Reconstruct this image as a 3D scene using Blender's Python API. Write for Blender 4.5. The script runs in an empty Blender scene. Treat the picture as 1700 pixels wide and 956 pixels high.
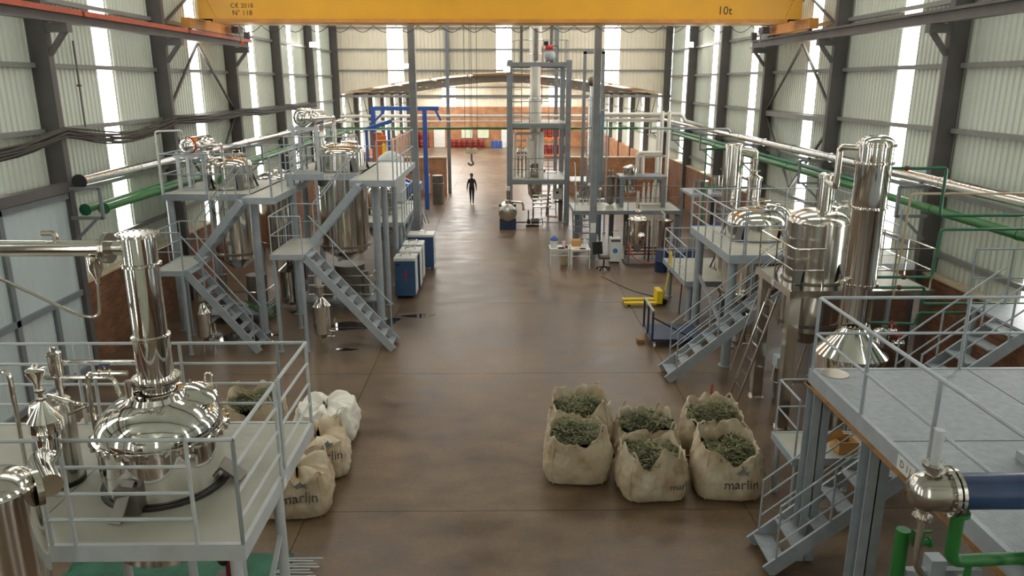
import bpy, math, random
from mathutils import Vector as V, Matrix, noise as mnoise
random.seed(7)
S = bpy.context.scene
COL = S.collection
PI = math.pi

# ---------------------------------------------------------------- camera, sky, exposure
cam = bpy.data.cameras.new('camera'); cam_o = bpy.data.objects.new('camera', cam); COL.objects.link(cam_o)
cam.sensor_width = 36; cam.lens = 1250 / 1700 * 36; cam.clip_end = 400; cam.clip_start = 0.05
cam_o.location = (0, 0, 7.0)
cam_o.rotation_euler = (math.radians(90 - 15.26), 0, -math.radians(0.75))
S.camera = cam_o
W = bpy.data.worlds.new('sky'); S.world = W; W.use_nodes = True
bg = W.node_tree.nodes['Background']; bg.inputs[0].default_value = (1.0, 0.978, 0.94, 1); bg.inputs[1].default_value = 9.0
S.view_settings.view_transform = 'Standard'; S.view_settings.look = 'None'
S.view_settings.gamma = 1; S.view_settings.use_curve_mapping = False
S.view_settings.exposure = 0.0
S.cycles.use_denoising = True
S.cycles.max_bounces = 8; S.cycles.diffuse_bounces = 4; S.cycles.glossy_bounces = 4
S.cycles.transparent_max_bounces = 12; S.cycles.sample_clamp_indirect = 6
S.cycles.caustics_reflective = False; S.cycles.caustics_refractive = False

# ---------------------------------------------------------------- materials
def node_mat(name):
    m = bpy.data.materials.new(name); m.use_nodes = True
    nt = m.node_tree; b = nt.nodes['Principled BSDF']
    return m, nt, b
def lin(c):
    return tuple(((x / 255) / 12.92 if x <= 10 else ((x / 255 + .055) / 1.055) ** 2.4) for x in c) + (1,)
def paint(name, c, rough=.5, metal=0, var=.12, scale=3.0, bump=0, c2=None, spec=.5, stretch=None, bscale=None):
    m, nt, b = node_mat(name); N, L = nt.nodes, nt.links
    co = N.new('ShaderNodeTexCoord'); src = co.outputs['Object']
    if stretch:
        mp = N.new('ShaderNodeMapping'); mp.inputs['Scale'].default_value = stretch
        L.new(src, mp.inputs[0]); src = mp.outputs[0]
    no = N.new('ShaderNodeTexNoise'); no.inputs['Scale'].default_value = scale; no.inputs['Detail'].default_value = 6
    L.new(src, no.inputs['Vector'])
    r = N.new('ShaderNodeValToRGB'); c = lin(c)
    lo = lin(c2) if c2 else tuple(x * (1 - var) for x in c[:3]) + (1,)
    hi = c if c2 else tuple(min(1, x * (1 + var)) for x in c[:3]) + (1,)
    r.color_ramp.elements[0].color = lo; r.color_ramp.elements[1].color = hi
    r.color_ramp.elements[0].position = .3; r.color_ramp.elements[1].position = .7
    L.new(no.outputs[0], r.inputs[0]); L.new(r.outputs[0], b.inputs['Base Color'])
    b.inputs['Roughness'].default_value = rough; b.inputs['Metallic'].default_value = metal
    b.inputs['Specular IOR Level'].default_value = spec
    if bump:
        bn = N.new('ShaderNodeTexNoise'); bn.inputs['Scale'].default_value = bscale or scale * 6; bn.inputs['Detail'].default_value = 4
        L.new(src, bn.inputs['Vector'])
        bp = N.new('ShaderNodeBump'); bp.inputs['Strength'].default_value = bump; bp.inputs['Distance'].default_value = .02
        L.new(bn.outputs[0], bp.inputs['Height']); L.new(bp.outputs[0], b.inputs['Normal'])
    return m
def emit(name, c, s):
    m, nt, b = node_mat(name); b.inputs['Emission Color'].default_value = lin(c); b.inputs['Emission Strength'].default_value = s
    b.inputs['Base Color'].default_value = lin(c); return m
def brick_mat(name, c1, c2, mortar, bw=.23, bh=.075):
    m, nt, b = node_mat(name); N, L = nt.nodes, nt.links
    co = N.new('ShaderNodeTexCoord'); sp = N.new('ShaderNodeSeparateXYZ'); L.new(co.outputs['Object'], sp.inputs[0])
    ad = N.new('ShaderNodeMath'); ad.operation = 'ADD'; L.new(sp.outputs[0], ad.inputs[0]); L.new(sp.outputs[1], ad.inputs[1])
    cb = N.new('ShaderNodeCombineXYZ'); L.new(ad.outputs[0], cb.inputs[0]); L.new(sp.outputs[2], cb.inputs[1])
    br = N.new('ShaderNodeTexBrick'); br.inputs['Scale'].default_value = 1
    br.inputs['Brick Width'].default_value = bw; br.inputs['Row Height'].default_value = bh; br.inputs['Mortar Size'].default_value = .008
    br.inputs['Color1'].default_value = lin(c1); br.inputs['Color2'].default_value = lin(c2); br.inputs['Mortar'].default_value = lin(mortar)
    L.new(cb.outputs[0], br.inputs['Vector'])
    no = N.new('ShaderNodeTexNoise'); no.inputs['Scale'].default_value = 1.3; no.inputs['Detail'].default_value = 5
    L.new(co.outputs['Object'], no.inputs['Vector'])
    mr = N.new('ShaderNodeMapRange'); mr.inputs[1].default_value = .3; mr.inputs[2].default_value = .7; mr.inputs[3].default_value = .7; mr.inputs[4].default_value = 1.2
    L.new(no.outputs[0], mr.inputs[0])
    mx = N.new('ShaderNodeMix'); mx.data_type = 'RGBA'; mx.blend_type = 'MULTIPLY'; mx.inputs[0].default_value = 1
    L.new(br.outputs['Color'], mx.inputs[6]); L.new(mr.outputs[0], mx.inputs[7]); L.new(mx.outputs[2], b.inputs['Base Color'])
    bp = N.new('ShaderNodeBump'); bp.inputs['Strength'].default_value = .5; bp.inputs['Distance'].default_value = .01; bp.invert = True
    L.new(br.outputs['Fac'], bp.inputs['Height']); L.new(bp.outputs[0], b.inputs['Normal'])
    b.inputs['Roughness'].default_value = .85
    return m
def steel_mat(name, c, rough, brush=0, wav=0):
    m, nt, b = node_mat(name); N, L = nt.nodes, nt.links
    b.inputs['Base Color'].default_value = lin(c); b.inputs['Metallic'].default_value = 1
    co = N.new('ShaderNodeTexCoord'); mp = N.new('ShaderNodeMapping'); mp.inputs['Scale'].default_value = (14, 14, .6) if brush else (3, 3, 1.2)
    L.new(co.outputs['Object'], mp.inputs[0])
    no = N.new('ShaderNodeTexNoise'); no.inputs['Scale'].default_value = 3; no.inputs['Detail'].default_value = 5; L.new(mp.outputs[0], no.inputs['Vector'])
    mr = N.new('ShaderNodeMapRange'); mr.inputs[3].default_value = rough * .75; mr.inputs[4].default_value = rough * 1.25
    L.new(no.outputs[0], mr.inputs[0]); L.new(mr.outputs[0], b.inputs['Roughness'])
    if wav:
        n2 = N.new('ShaderNodeTexNoise'); n2.inputs['Scale'].default_value = 2.2; n2.inputs['Detail'].default_value = 1
        L.new(mp.outputs[0], n2.inputs['Vector'])
        bp = N.new('ShaderNodeBump'); bp.inputs['Strength'].default_value = wav; bp.inputs['Distance'].default_value = .02
        L.new(n2.outputs[0], bp.inputs['Height']); L.new(bp.outputs[0], b.inputs['Normal'])
    return m
def floor_mat(name):
    m, nt, b = node_mat(name); N, L = nt.nodes, nt.links
    co = N.new('ShaderNodeTexCoord')
    def noise(sc, st=None, det=8):
        src = co.outputs['Object']
        if st:
            mp = N.new('ShaderNodeMapping'); mp.inputs['Scale'].default_value = st; L.new(src, mp.inputs[0]); src = mp.outputs[0]
        n = N.new('ShaderNodeTexNoise'); n.inputs['Scale'].default_value = sc; n.inputs['Detail'].default_value = det; n.inputs['Roughness'].default_value = .5
        L.new(src, n.inputs['Vector']); return n
    n1 = noise(.3, (1, .7, 1), 5); n2 = noise(1.5, (.7, 1.2, 1), 5); n3 = noise(14, None, 5)
    r = N.new('ShaderNodeValToRGB'); e = r.color_ramp.elements
    e[0].position = .33; e[0].color = lin((62, 48, 37)); e[1].position = .68; e[1].color = lin((124, 102, 76))
    r.color_ramp.interpolation = 'LINEAR'
    a = N.new('ShaderNodeMath'); a.operation = 'MULTIPLY_ADD'; a.inputs[1].default_value = .5
    L.new(n2.outputs[0], a.inputs[0])
    h = N.new('ShaderNodeMath'); h.operation = 'MULTIPLY'; h.inputs[1].default_value = .5; L.new(n1.outputs[0], h.inputs[0]); L.new(h.outputs[0], a.inputs[2])
    L.new(a.outputs[0], r.inputs[0])
    mr = N.new('ShaderNodeMapRange'); mr.inputs[1].default_value = .3; mr.inputs[2].default_value = .7; mr.inputs[3].default_value = .88; mr.inputs[4].default_value = 1.1
    L.new(n3.outputs[0], mr.inputs[0])
    mx = N.new('ShaderNodeMix'); mx.data_type = 'RGBA'; mx.blend_type = 'MULTIPLY'; mx.inputs[0].default_value = 1
    L.new(r.outputs[0], mx.inputs[6]); L.new(mr.outputs[0], mx.inputs[7]); L.new(mx.outputs[2], b.inputs['Base Color'])
    m2 = N.new('ShaderNodeMapRange'); m2.inputs[1].default_value = .3; m2.inputs[2].default_value = .7; m2.inputs[3].default_value = .29; m2.inputs[4].default_value = .46
    L.new(n2.outputs[0], m2.inputs[0]); L.new(m2.outputs[0], b.inputs['Roughness'])
    bp = N.new('ShaderNodeBump'); bp.inputs['Strength'].default_value = .03; bp.inputs['Distance'].default_value = .02
    L.new(n3.outputs[0], bp.inputs['Height']); L.new(bp.outputs[0], b.inputs['Normal'])
    return m
def sheet_mat(name, c):   # translucent daylight sheet: lets the sky through
    m = bpy.data.materials.new(name); m.use_nodes = True; nt = m.node_tree; N, L = nt.nodes, nt.links
    for n in list(N): N.remove(n)
    o = N.new('ShaderNodeOutputMaterial'); t = N.new('ShaderNodeBsdfTransparent'); t.inputs[0].default_value = c
    d = N.new('ShaderNodeBsdfTranslucent'); d.inputs[0].default_value = (.8, .8, .78, 1)
    mx = N.new('ShaderNodeMixShader'); mx.inputs[0].default_value = .12
    L.new(t.outputs[0], mx.inputs[1]); L.new(d.outputs[0], mx.inputs[2]); L.new(mx.outputs[0], o.inputs[0]); return m
def film_mat(name, c, a):
    m, nt, b = node_mat(name); b.inputs['Base Color'].default_value = lin(c); b.inputs['Alpha'].default_value = a; b.inputs['Roughness'].default_value = .15
    return m
M = dict(
    clad=paint('painted_sheet_metal', (206, 212, 198), .38, 0, .05, .5, 0, spec=.6),
    cladcool=paint('pale_blue_sheet', (188, 202, 202), .5, 0, .06, .6),
    cladrear=paint('cream_sheet', (222, 212, 190), .5, 0, .05, .5),
    roofin=paint('roof_sheet', (196, 172, 138), .5, 0, .08, .6),
    daylight=sheet_mat('daylight_sheet', (1, 1, 1, 1)),
    dark=paint('dark_grey_steel', (92, 88, 86), .55, 0, .12, 2),
    girt=paint('girt_grey', (128, 128, 124), .5, 0, .1, 2),
    grey=paint('grey_painted_steel', (122, 128, 132), .42, 0, .1, 3),
    pale=paint('pale_grey_paint', (182, 188, 188), .4, 0, .07, 4),
    white=paint('offwhite_paint', (214, 216, 210), .45, 0, .05, 4),
    galv=paint('galvanised_steel', (158, 167, 172), .42, .1, .1, 5),
    deck=paint('deck_plate', (166, 166, 152), .42, .1, .1, 2.2, .1),
    deckw=paint('worn_deck', (166, 165, 150), .5, 0, .1, 1.6, .1),
    tread=paint('tread_plate_paint', (150, 157, 160), .5, .2, .12, 9, .6, bscale=38),
    rust=paint('rusty_primer', (150, 106, 52), .7, 0, .3, 8),
    steel=steel_mat('polished_stainless', (226, 222, 214), .11, 0, .05),
    mirror=steel_mat('mirror_stainless', (232, 230, 226), .055, 0, .04),
    brushed=steel_mat('brushed_stainless', (200, 196, 188), .2, 1, 0),
    alu=steel_mat('aluminium_cladding', (214, 214, 212), .2, 0, .5),
    black=paint('black_rubber', (28, 27, 27), .6, 0, .2, 6),
    cable=paint('cable_black', (62, 56, 50), .6, 0, .2, 6),
    yellow=paint('crane_yellow', (226, 164, 18), .35, 0, .05, 1.2, spec=.6),
    orange=paint('crane_orange', (202, 138, 56), .45, 0, .15, 3),
    red=paint('conductor_red', (176, 78, 50), .5, 0, .1, 3),
    redp=paint('valve_red', (200, 40, 40), .4, 0, .1, 6),
    maroon=paint('drum_red', (122, 30, 28), .4, 0, .15, 6),
    blue=paint('machine_blue', (52, 84, 122), .45, 0, .1, 4),
    royal=paint('royal_blue', (44, 84, 156), .4, 0, .1, 4),
    navy=paint('navy_paint', (36, 52, 82), .5, 0, .15, 4),
    hx=paint('exchanger_blue', (28, 56, 92), .35, 0, .2, 3),
    teal=paint('teal_paint', (84, 122, 146), .4),
    green=paint('pipe_green', (36, 104, 44), .38, 0, .1, 3),
    dgreen=paint('small_pipe_green', (34, 104, 74), .4, 0, .1, 5),
    tarp=paint('green_tarp', (36, 96, 72), .6, 0, .25, 3, .4),
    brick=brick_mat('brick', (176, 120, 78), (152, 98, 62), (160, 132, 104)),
    brick_shade=brick_mat('brick_dado', (142, 94, 62), (114, 72, 48), (126, 102, 82)),  # darker copy of brick: shade on the side dados put into the colour
    ledge=paint('cement_ledge', (196, 178, 148), .8, 0, .15, 4),
    floor=floor_mat('stained_concrete'),
    joint=paint('joint_dirt', (50, 42, 36), .9),
    bag=paint('woven_bag', (206, 196, 172), .75, 0, 0, 2.6, .9, c2=(168, 146, 114), bscale=7),
    bagw=paint('white_bag', (222, 220, 208), .7, 0, .06, 2.2, .3, bscale=16),
    print_=paint('bag_print', (74, 74, 72), .8),
    printg=paint('bag_print_grey', (128, 132, 132), .8),
    leaf=paint('herb_leaf', (158, 152, 106), .7, 0, 0, 12, c2=(84, 88, 52)),
    leafm=paint('herb_leaf_mid', (104, 104, 64), .7, 0, 0, 10, c2=(50, 56, 32)),
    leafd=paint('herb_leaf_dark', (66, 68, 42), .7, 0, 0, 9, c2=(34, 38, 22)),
    puddle=paint('oily_puddle', (34, 32, 32), .06, 0, .1, 3, spec=.8),
    skin=paint('skin', (150, 108, 84), .6, 0, .05), cloth=paint('dark_jacket', (34, 35, 42), .8, 0, .2, 8), trouser=paint('dark_trousers', (26, 26, 30), .85, 0, .2, 8),
    hair=paint('hair_dark', (30, 24, 22), .7), shoe=paint('shoe', (40, 34, 30), .6),
    box=paint('cardboard', (186, 142, 84), .8, 0, .08, 3), yel=paint('sign_yellow', (238, 206, 30), .5, 0, .04),
    logo=paint('logo_blue', (60, 120, 180), .5), plastic=film_mat('clear_plastic', (225, 230, 230), .35),
    glass=film_mat('window_glass', (214, 226, 196), .9), lamp=emit('lamp_glass', (255, 246, 228), 60),
    grime=paint('wood', (150, 108, 62), .8), hose=paint('hose_red', (178, 84, 66), .5),
    drum=paint('dark_steel_drum', (118, 112, 104), .4, .6, .15, 4), pipew=paint('white_pipe', (218, 214, 204), .35, .3, .06, 2),
    robot=paint('orange_paint', (216, 104, 32), .4), pink=paint('pinkish', (214, 178, 176), .6),
)

# ---------------------------------------------------------------- mesh building
class MB:
    def __init__(s): s.v = []; s.f = []
    def add(s, vs, fs):
        n = len(s.v); s.v += [tuple(p) for p in vs]; s.f += [tuple(i + n for i in f) for f in fs]; return s
    def box(s, x0, x1, y0, y1, z0, z1):
        return s.add([(x, y, z) for z in (z0, z1) for y in (y0, y1) for x in (x0, x1)],
                     [(0, 2, 3, 1), (4, 5, 7, 6), (0, 1, 5, 4), (2, 6, 7, 3), (0, 4, 6, 2), (1, 3, 7, 5)])
    def bar(s, p, q, w, h=None, up=(0, 0, 1)):
        h = h or w; p, q = V(p), V(q); d = (q - p).normalized(); up = V(up)
        if abs(d.dot(up)) > .98: up = V((0, 1, 0))
        a = d.cross(up).normalized() * w / 2; b = a.cross(d).normalized() * h / 2
        pts = [c + i * a + j * b for c in (p, q) for j in (-1, 1) for i in (-1, 1)]
        return s.add(pts, [(0, 1, 3, 2), (4, 6, 7, 5), (0, 4, 5, 1), (2, 3, 7, 6), (0, 2, 6, 4), (1, 5, 7, 3)])
    def ring(s, c, d, r, n):
        d = V(d).normalized(); up = V((0, 0, 1)) if abs(d.z) < .95 else V((1, 0, 0))
        a = d.cross(up).normalized(); b = d.cross(a)
        return [V(c) + r * (math.cos(t) * a + math.sin(t) * b) for t in [2 * PI * k / n for k in range(n)]]
    def cyl(s, p, q, r, r2=None, n=14, cap=True):
        p, q = V(p), V(q); d = q - p; r2 = r if r2 is None else r2
        vs = s.ring(p, d, r, n) + s.ring(q, d, r2, n)
        fs = [(k, (k + 1) % n, n + (k + 1) % n, n + k) for k in range(n)]
        if cap: fs += [tuple(range(n))[::-1], tuple(range(n, 2 * n))]
        return s.add(vs, fs)
    def tube(s, path, r, n=8, fil=0, cap=True):
        P = [V(p) for p in path]
        if fil:
            Q = [P[0]]
            for i in range(1, len(P) - 1):
                a, b, c = P[i - 1], P[i], P[i + 1]
                f = min(fil, (a - b).length * .49, (c - b).length * .49)
                u = b + (a - b).normalized() * f; w = b + (c - b).normalized() * f
                for k in range(6):
                    t = k / 5; Q.append((1 - t) ** 2 * u + 2 * t * (1 - t) * b + t * t * w)
            Q.append(P[-1]); P = Q
        vs = []; ref = None
        for i, p in enumerate(P):
            d = (P[min(i + 1, len(P) - 1)] - P[max(i - 1, 0)]).normalized()
            if ref is None:
                up = V((0, 0, 1)) if abs(d.z) < .95 else V((1, 0, 0)); ref = d.cross(up).normalized()
            ref = (ref - d * ref.dot(d)).normalized(); b = d.cross(ref)
            vs += [p + r * (math.cos(2 * PI * k / n) * ref + math.sin(2 * PI * k / n) * b) for k in range(n)]
        m = len(P)
        fs = [(i * n + k, i * n + (k + 1) % n, (i + 1) * n + (k + 1) % n, (i + 1) * n + k) for i in range(m - 1) for k in range(n)]
        if cap: fs += [tuple(range(n))[::-1], tuple(range((m - 1) * n, m * n))]
        return s.add(vs, fs)
    def lathe(s, c, prof, n=32, axis=(0, 0, 1)):
        ax = V(axis).normalized(); c = V(c); vs = []
        for r, z in prof: vs += s.ring(c + ax * z, ax, max(r, 1e-4), n)
        m = len(prof)
        fs = [(i * n + k, i * n + (k + 1) % n, (i + 1) * n + (k + 1) % n, (i + 1) * n + k) for i in range(m - 1) for k in range(n)]
        return s.add(vs, fs)
    def ball(s, c, r, n=16, sz=1):
        return s.lathe(c, [(r * math.sin(PI * k / 10), -r * sz * math.cos(PI * k / 10)) for k in range(11)], n)
    def flange(s, c, d, r, t=.02, bolts=0, br=.012):
        d = V(d).normalized(); c = V(c); s.cyl(c - d * t / 2, c + d * t / 2, r, n=24)
        if bolts:
            for p in s.ring(c, d, r * .86, bolts): s.cyl(p - d * (t / 2 + br), p + d * (t / 2 + br), br, n=6)
        return s
    def build(s, name, mat, parent=None, smooth=True, ang=35):
        me = bpy.data.meshes.new(name); me.from_pydata(s.v, [], s.f); me.update()
        return link(name, me, mat, parent, smooth, ang)
def link(name, me, mat, parent=None, smooth=True, ang=35):
    if mat and not me.materials: me.materials.append(M[mat])
    if smooth and me.polygons:
        me.polygons.foreach_set('use_smooth', [True] * len(me.polygons)); me.set_sharp_from_angle(angle=math.radians(ang))
    o = bpy.data.objects.new(name, me); COL.objects.link(o)
    if name in ('lettering', 'printed_name'): o['kind'] = 'stuff'
    if parent is not None:
        o.parent = parent
        if parent.type == 'EMPTY': o.matrix_parent_inverse = Matrix.Translation(-V(parent.location))
    return o
def thing(name, label, cat, loc=(0, 0, 0), group=None):
    o = bpy.data.objects.new(name, None); COL.objects.link(o); o.location = loc; o.empty_display_size = .1
    return tag(o, label, cat, group)
def tag(o, label, cat, group=None):
    o['label'] = label; o['category'] = cat
    if group: o['group'] = group
    return o
def dup(root, d, label=None, rz=0):
    r = root.copy(); COL.objects.link(r); r.location = V(root.location) + V(d); r.rotation_euler.z += rz
    if label: r['label'] = label
    for ch in root.children:
        c = ch.copy(); COL.objects.link(c); c.parent = r
        for g in ch.children:
            k = g.copy(); COL.objects.link(k); k.parent = c
    return r
def struct(o): o['kind'] = 'structure'; return o
def sbase(name, loc=(0, 0, 0)):
    o = bpy.data.objects.new(name, None); COL.objects.link(o); o.location = loc; return struct(o)
def cyl(name, mat, p, q, r, parent, n=14, r2=None): return MB().cyl(p, q, r, r2, n).build(name, mat, parent)
def tube(name, mat, path, r, parent=None, n=8, fil=.08): return MB().tube(path, r, n, fil).build(name, mat, parent)
def box(name, mat, x0, x1, y0, y1, z0, z1, parent=None, bev=0):
    o = MB().box(x0, x1, y0, y1, z0, z1).build(name, mat, parent, smooth=False)
    if bev:
        b = o.modifiers.new('bevel', 'BEVEL'); b.width = bev; b.segments = 2
    return o
def bar(name, mat, p, q, w, h, parent): return MB().bar(p, q, w, h).build(name, mat, parent, smooth=False)
def text_mesh(txt, size, fn, depth=0):
    cu = bpy.data.curves.new('t', 'FONT'); cu.body = txt; cu.size = size; cu.align_x = 'CENTER'; cu.align_y = 'CENTER'; cu.resolution_u = 3
    to = bpy.data.objects.new('t', cu); COL.objects.link(to)
    dg = bpy.context.evaluated_depsgraph_get(); me = bpy.data.meshes.new_from_object(to.evaluated_get(dg))
    bpy.data.objects.remove(to); bpy.data.curves.remove(cu)
    for v in me.vertices: v.co = V(fn(v.co.x, v.co.y))
    me.update(); return me
# ---------------------------------------------------------------- the hall
Y0, BAY, NB = 18.1, 6.25, 5
CY = [Y0 + BAY * k for k in range(-4, NB + 1)]          # -6.9 ... 49.35
YF, YE, YR = CY[0], CY[-1], 86.0                        # front wall, end of the tall hall, far wall
XW, EAVE, RIDGE = 10.75, 12.0, 13.6
def corr(a0, a1, z0, z1, off, axis, dep=.035, pitch=.2, ztop=None):
    """trapezoid-ribbed sheet; runs along axis ('x' or 'y') from a0 to a1 at offset off; ztop(a) gives a sloped edge"""
    mb = MB(); n = max(1, round((a1 - a0) / pitch)); p = (a1 - a0) / n; st = []
    for k in range(n):
        b = a0 + k * p
        st += [(b, 0), (b + p * .4, 0), (b + p * .5, dep), (b + p * .9, dep)]
    st.append((a1, 0)); vs = []
    for a, d in st:
        lo = ztop(a) if ztop else z0
        for z in (lo, z1): vs.append((a, off + d, z) if axis == 'x' else (off + d, a, z))
    return mb.add(vs, [(2 * i, 2 * i + 2, 2 * i + 3, 2 * i + 1) for i in range(len(st) - 1)])
def portal(c, rot, w, h):
    l = bpy.data.lights.new('daylight_portal', 'AREA'); l.shape = 'RECTANGLE'; l.size = w; l.size_y = h
    l.cycles.is_portal = True; o = bpy.data.objects.new('daylight_portal', l); COL.objects.link(o)
    o.location = c; o.rotation_euler = rot
# floor slabs with joints
fl = sbase('floor'); box('sub_base', 'joint', -XW - .3, XW + .3, YF - .3, YR + .3, -.3, -.02, fl)
xe = [-10.9, -3.3, 4.15, 10.9]; ye = [17.57 + BAY * k for k in range(-4, 12)]; ye[0] = YF - .2; ye[-1] = YR + .2
for i in range(3):
    for j in range(len(ye) - 1):
        box('floor_slab', 'floor', xe[i] + .006, xe[i + 1] - .006, ye[j] + .006, ye[j + 1] - .006, -.02, 0, fl)
def side_wall(name, sx, so, dado, dmat):
    w = sbase(name); X = sx * XW
    for k in range(len(CY) - 1):
        a, b = CY[k], CY[k + 1]; s0, s1 = a + so, a + so + .86
        for p, q in ((a, s0), (s1, b)): corr(p, q, dado, EAVE, X, 'y').build('cladding_sheet', 'clad', w, smooth=False)
        if True:
            MB().add([(X + sx * .01, s0, dado), (X + sx * .01, s1, dado), (X + sx * .01, s1, EAVE), (X + sx * .01, s0, EAVE)], [(0, 1, 2, 3)]).build('daylight_sheet', 'daylight', w)
            portal((X - sx * .02, (s0 + s1) / 2, (dado + EAVE) / 2), (0, sx * PI / 2, 0), EAVE - dado, .86)
        else:
            corr(s0, s1, dado, EAVE, X, 'y').build('cladding_sheet', 'clad', w, smooth=False)
        for z in (2.95, 4.42, 5.9, 7.38, 8.86, 10.33, 11.6):
            if z > dado + .2: box('girt', 'girt', min(X - sx * .03, X - sx * .15), max(X - sx * .03, X - sx * .15), a + .1, b - .1, z - .055, z + .055, w)
        box('brick_dado', dmat, min(X - sx * .28, X + sx * .06), max(X - sx * .28, X + sx * .06), a, b, 0, dado, w)
        box('ledge', 'ledge', min(X - sx * .32, X - sx * .02), max(X - sx * .32, X - sx * .02), a, b, dado, dado + .05, w)
    for y in CY:                                       # I-section columns: two flanges and a web
        xo, xi = X - sx * .06, X - sx * .46
        c = MB()
        for f in (xo, xi): c.box(f - .012, f + .012, y - .1, y + .1, 0, EAVE)
        c.box(min(xo, xi), max(xo, xi), y - .085, y - .07, 0, EAVE)
        c = c.build('column', 'dark', w, smooth=False)
        if CY[1] <= y < 31:
            x2 = X - sx * .98
            k = MB().box(min(xi, x2), max(xi, x2), y - .1, y + .1, 8.1, 8.3); k.build('corbel', 'dark', c, smooth=False)
            MB().bar((xi, y, 7.62), (x2 + sx * .12, y, 8.12), .12, .1).build('corbel_strut', 'dark', c, smooth=False)
    a, b = CY[5], CY[6]                                # braced bay
    xb = X - sx * .22
    for p, q in (((xb, a, 5.95), (xb, (a + b) / 2, 8.3)), ((xb, b, 5.95), (xb, (a + b) / 2, 8.3)),
                 ((xb, a, 5.75), (xb, (a + b) / 2, 3.3)), ((xb, b, 5.75), (xb, (a + b) / 2, 3.3)),
                 ((xb, a, 11.4), (xb, b, 8.5)), ((xb, b, 11.4), (xb, a, 8.5))):
        MB().bar(p, q, .07, .07).build('wind_brace', 'dark', w, smooth=False)
    box('brace_strut', 'girt', xb - .08, xb + .08, a, b, 5.74, 5.92, w)
    return w
wl = side_wall('wall_left', -1, 2.8, 2.12, 'brick_shade')
wr = side_wall('wall_right', 1, 2.17, 2.42, 'brick_shade')
# front wall behind the viewpoint
wf = sbase('wall_front'); ed = [-XW, -7.1, -7.1, -.45, .45, 7.1, 7.1, XW]
for p, q in ((-XW, -.45), (.45, XW)): corr(p, q, 0, 13.6, YF, 'x').build('cladding_sheet', 'clad', wf, smooth=False)
for k in (3,):
    p, q = ed[k], ed[k + 1]; corr(p, q, 0, 2.4, YF, 'x').build('cladding_sheet', 'clad', wf, smooth=False)
    MB().add([(p, YF, 2.4), (q, YF, 2.4), (q, YF, 13.4), (p, YF, 13.4)], [(0, 1, 2, 3)]).build('daylight_sheet', 'daylight', wf)
    portal(((p + q) / 2, YF + .05, 7.9), (PI / 2, 0, 0), q - p, 11)
# high gable at the end of the tall hall, above the lower roof
def lowroof(x): return 6.28 + 1.32 * (1 - min(1, abs(x) / 10.5) ** 1.7)
we = sbase('wall_end'); st = [(-7.15, -6.17), (-.35, .62), (6.44, 7.42)]; ed = [-XW] + [v for p in st for v in p] + [XW]
for k in range(0, len(ed), 2):
    corr(ed[k], ed[k + 1], 0, 13.6, YE + .12, 'x', pitch=.24, ztop=lowroof).build('cladding_sheet', 'cladrear', we, smooth=False)
for p, q in st:
    zb = lowroof((p + q) / 2) + .06
    MB().add([(p, YE + .14, zb), (q, YE + .14, zb), (q, YE + .14, 13.6), (p, YE + .14, 13.6)], [(0, 1, 2, 3)]).build('daylight_sheet', 'daylight', we)
    portal(((p + q) / 2, YE + .1, (zb + 13.6) / 2), (-PI / 2, 0, 0), q - p, 13.6 - zb)
for z in (7.73, 8.99, 10.28, 11.5):
    box('girt', 'girt', -XW, XW, YE + .02, YE + .1, z - .05, z + .05, we)
box('tie_beam', 'girt', -XW, XW, YE - .06, YE + .1, 6.08, 6.24, we)
for x in (-3.42, 3.45):
    c = MB(); c.box(x - .11, x + .11, YE - .16, YE - .14, 0, 12.6).box(x - .11, x + .11, YE + .0, YE + .02, 0, 12.6).box(x - .01, x + .01, YE - .16, YE + .02, 0, 12.6)
    c.build('gable_post', 'grey', we, smooth=False)
# main roof with daylight strips (mostly out of view)
rf = sbase('ceiling')
def slope(x): return EAVE + (RIDGE - EAVE) * (1 - abs(x) / XW)
for k in range(len(CY) - 1):
    a, b = CY[k], CY[k + 1]; s0, s1 = a + 2.6, a + 3.7; sky = k >= 3  # unseen rooflights, added in these bays to bring in top light
    for sx in (-1, 1):
        for p, q in ((a, s0), (s0, s1), (s1, b)):
            pts = [(sx * XW, p, EAVE), (sx * XW, q, EAVE), (0, q, RIDGE), (0, p, RIDGE)]
            isl = sky and p == s0
            if isl:
                xs = [XW, 8.4, 2.0, 0]
                for i in range(3):
                    MB().add([(sx * xs[i], p, slope(xs[i])), (sx * xs[i], q, slope(xs[i])), (sx * xs[i + 1], q, slope(xs[i + 1])), (sx * xs[i + 1], p, slope(xs[i + 1]))],
                             [(0, 1, 2, 3)]).build('rooflight_sheet' if i == 1 else 'roof_sheet', 'daylight' if i == 1 else 'clad', rf)
                portal((sx * 5.2, (p + q) / 2, slope(5.2) - .03), (0, sx * math.atan((RIDGE - EAVE) / XW), 0), 6.4, 1.1)
            else: MB().add(pts, [(0, 1, 2, 3)]).build('roof_sheet', 'clad', rf)
for y in CY: MB().bar((-XW, y, EAVE - .25), (0, y, RIDGE - .25), .2, .4).bar((XW, y, EAVE - .25), (0, y, RIDGE - .25), .2, .4).build('rafter', 'dark', rf, smooth=False)
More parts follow.
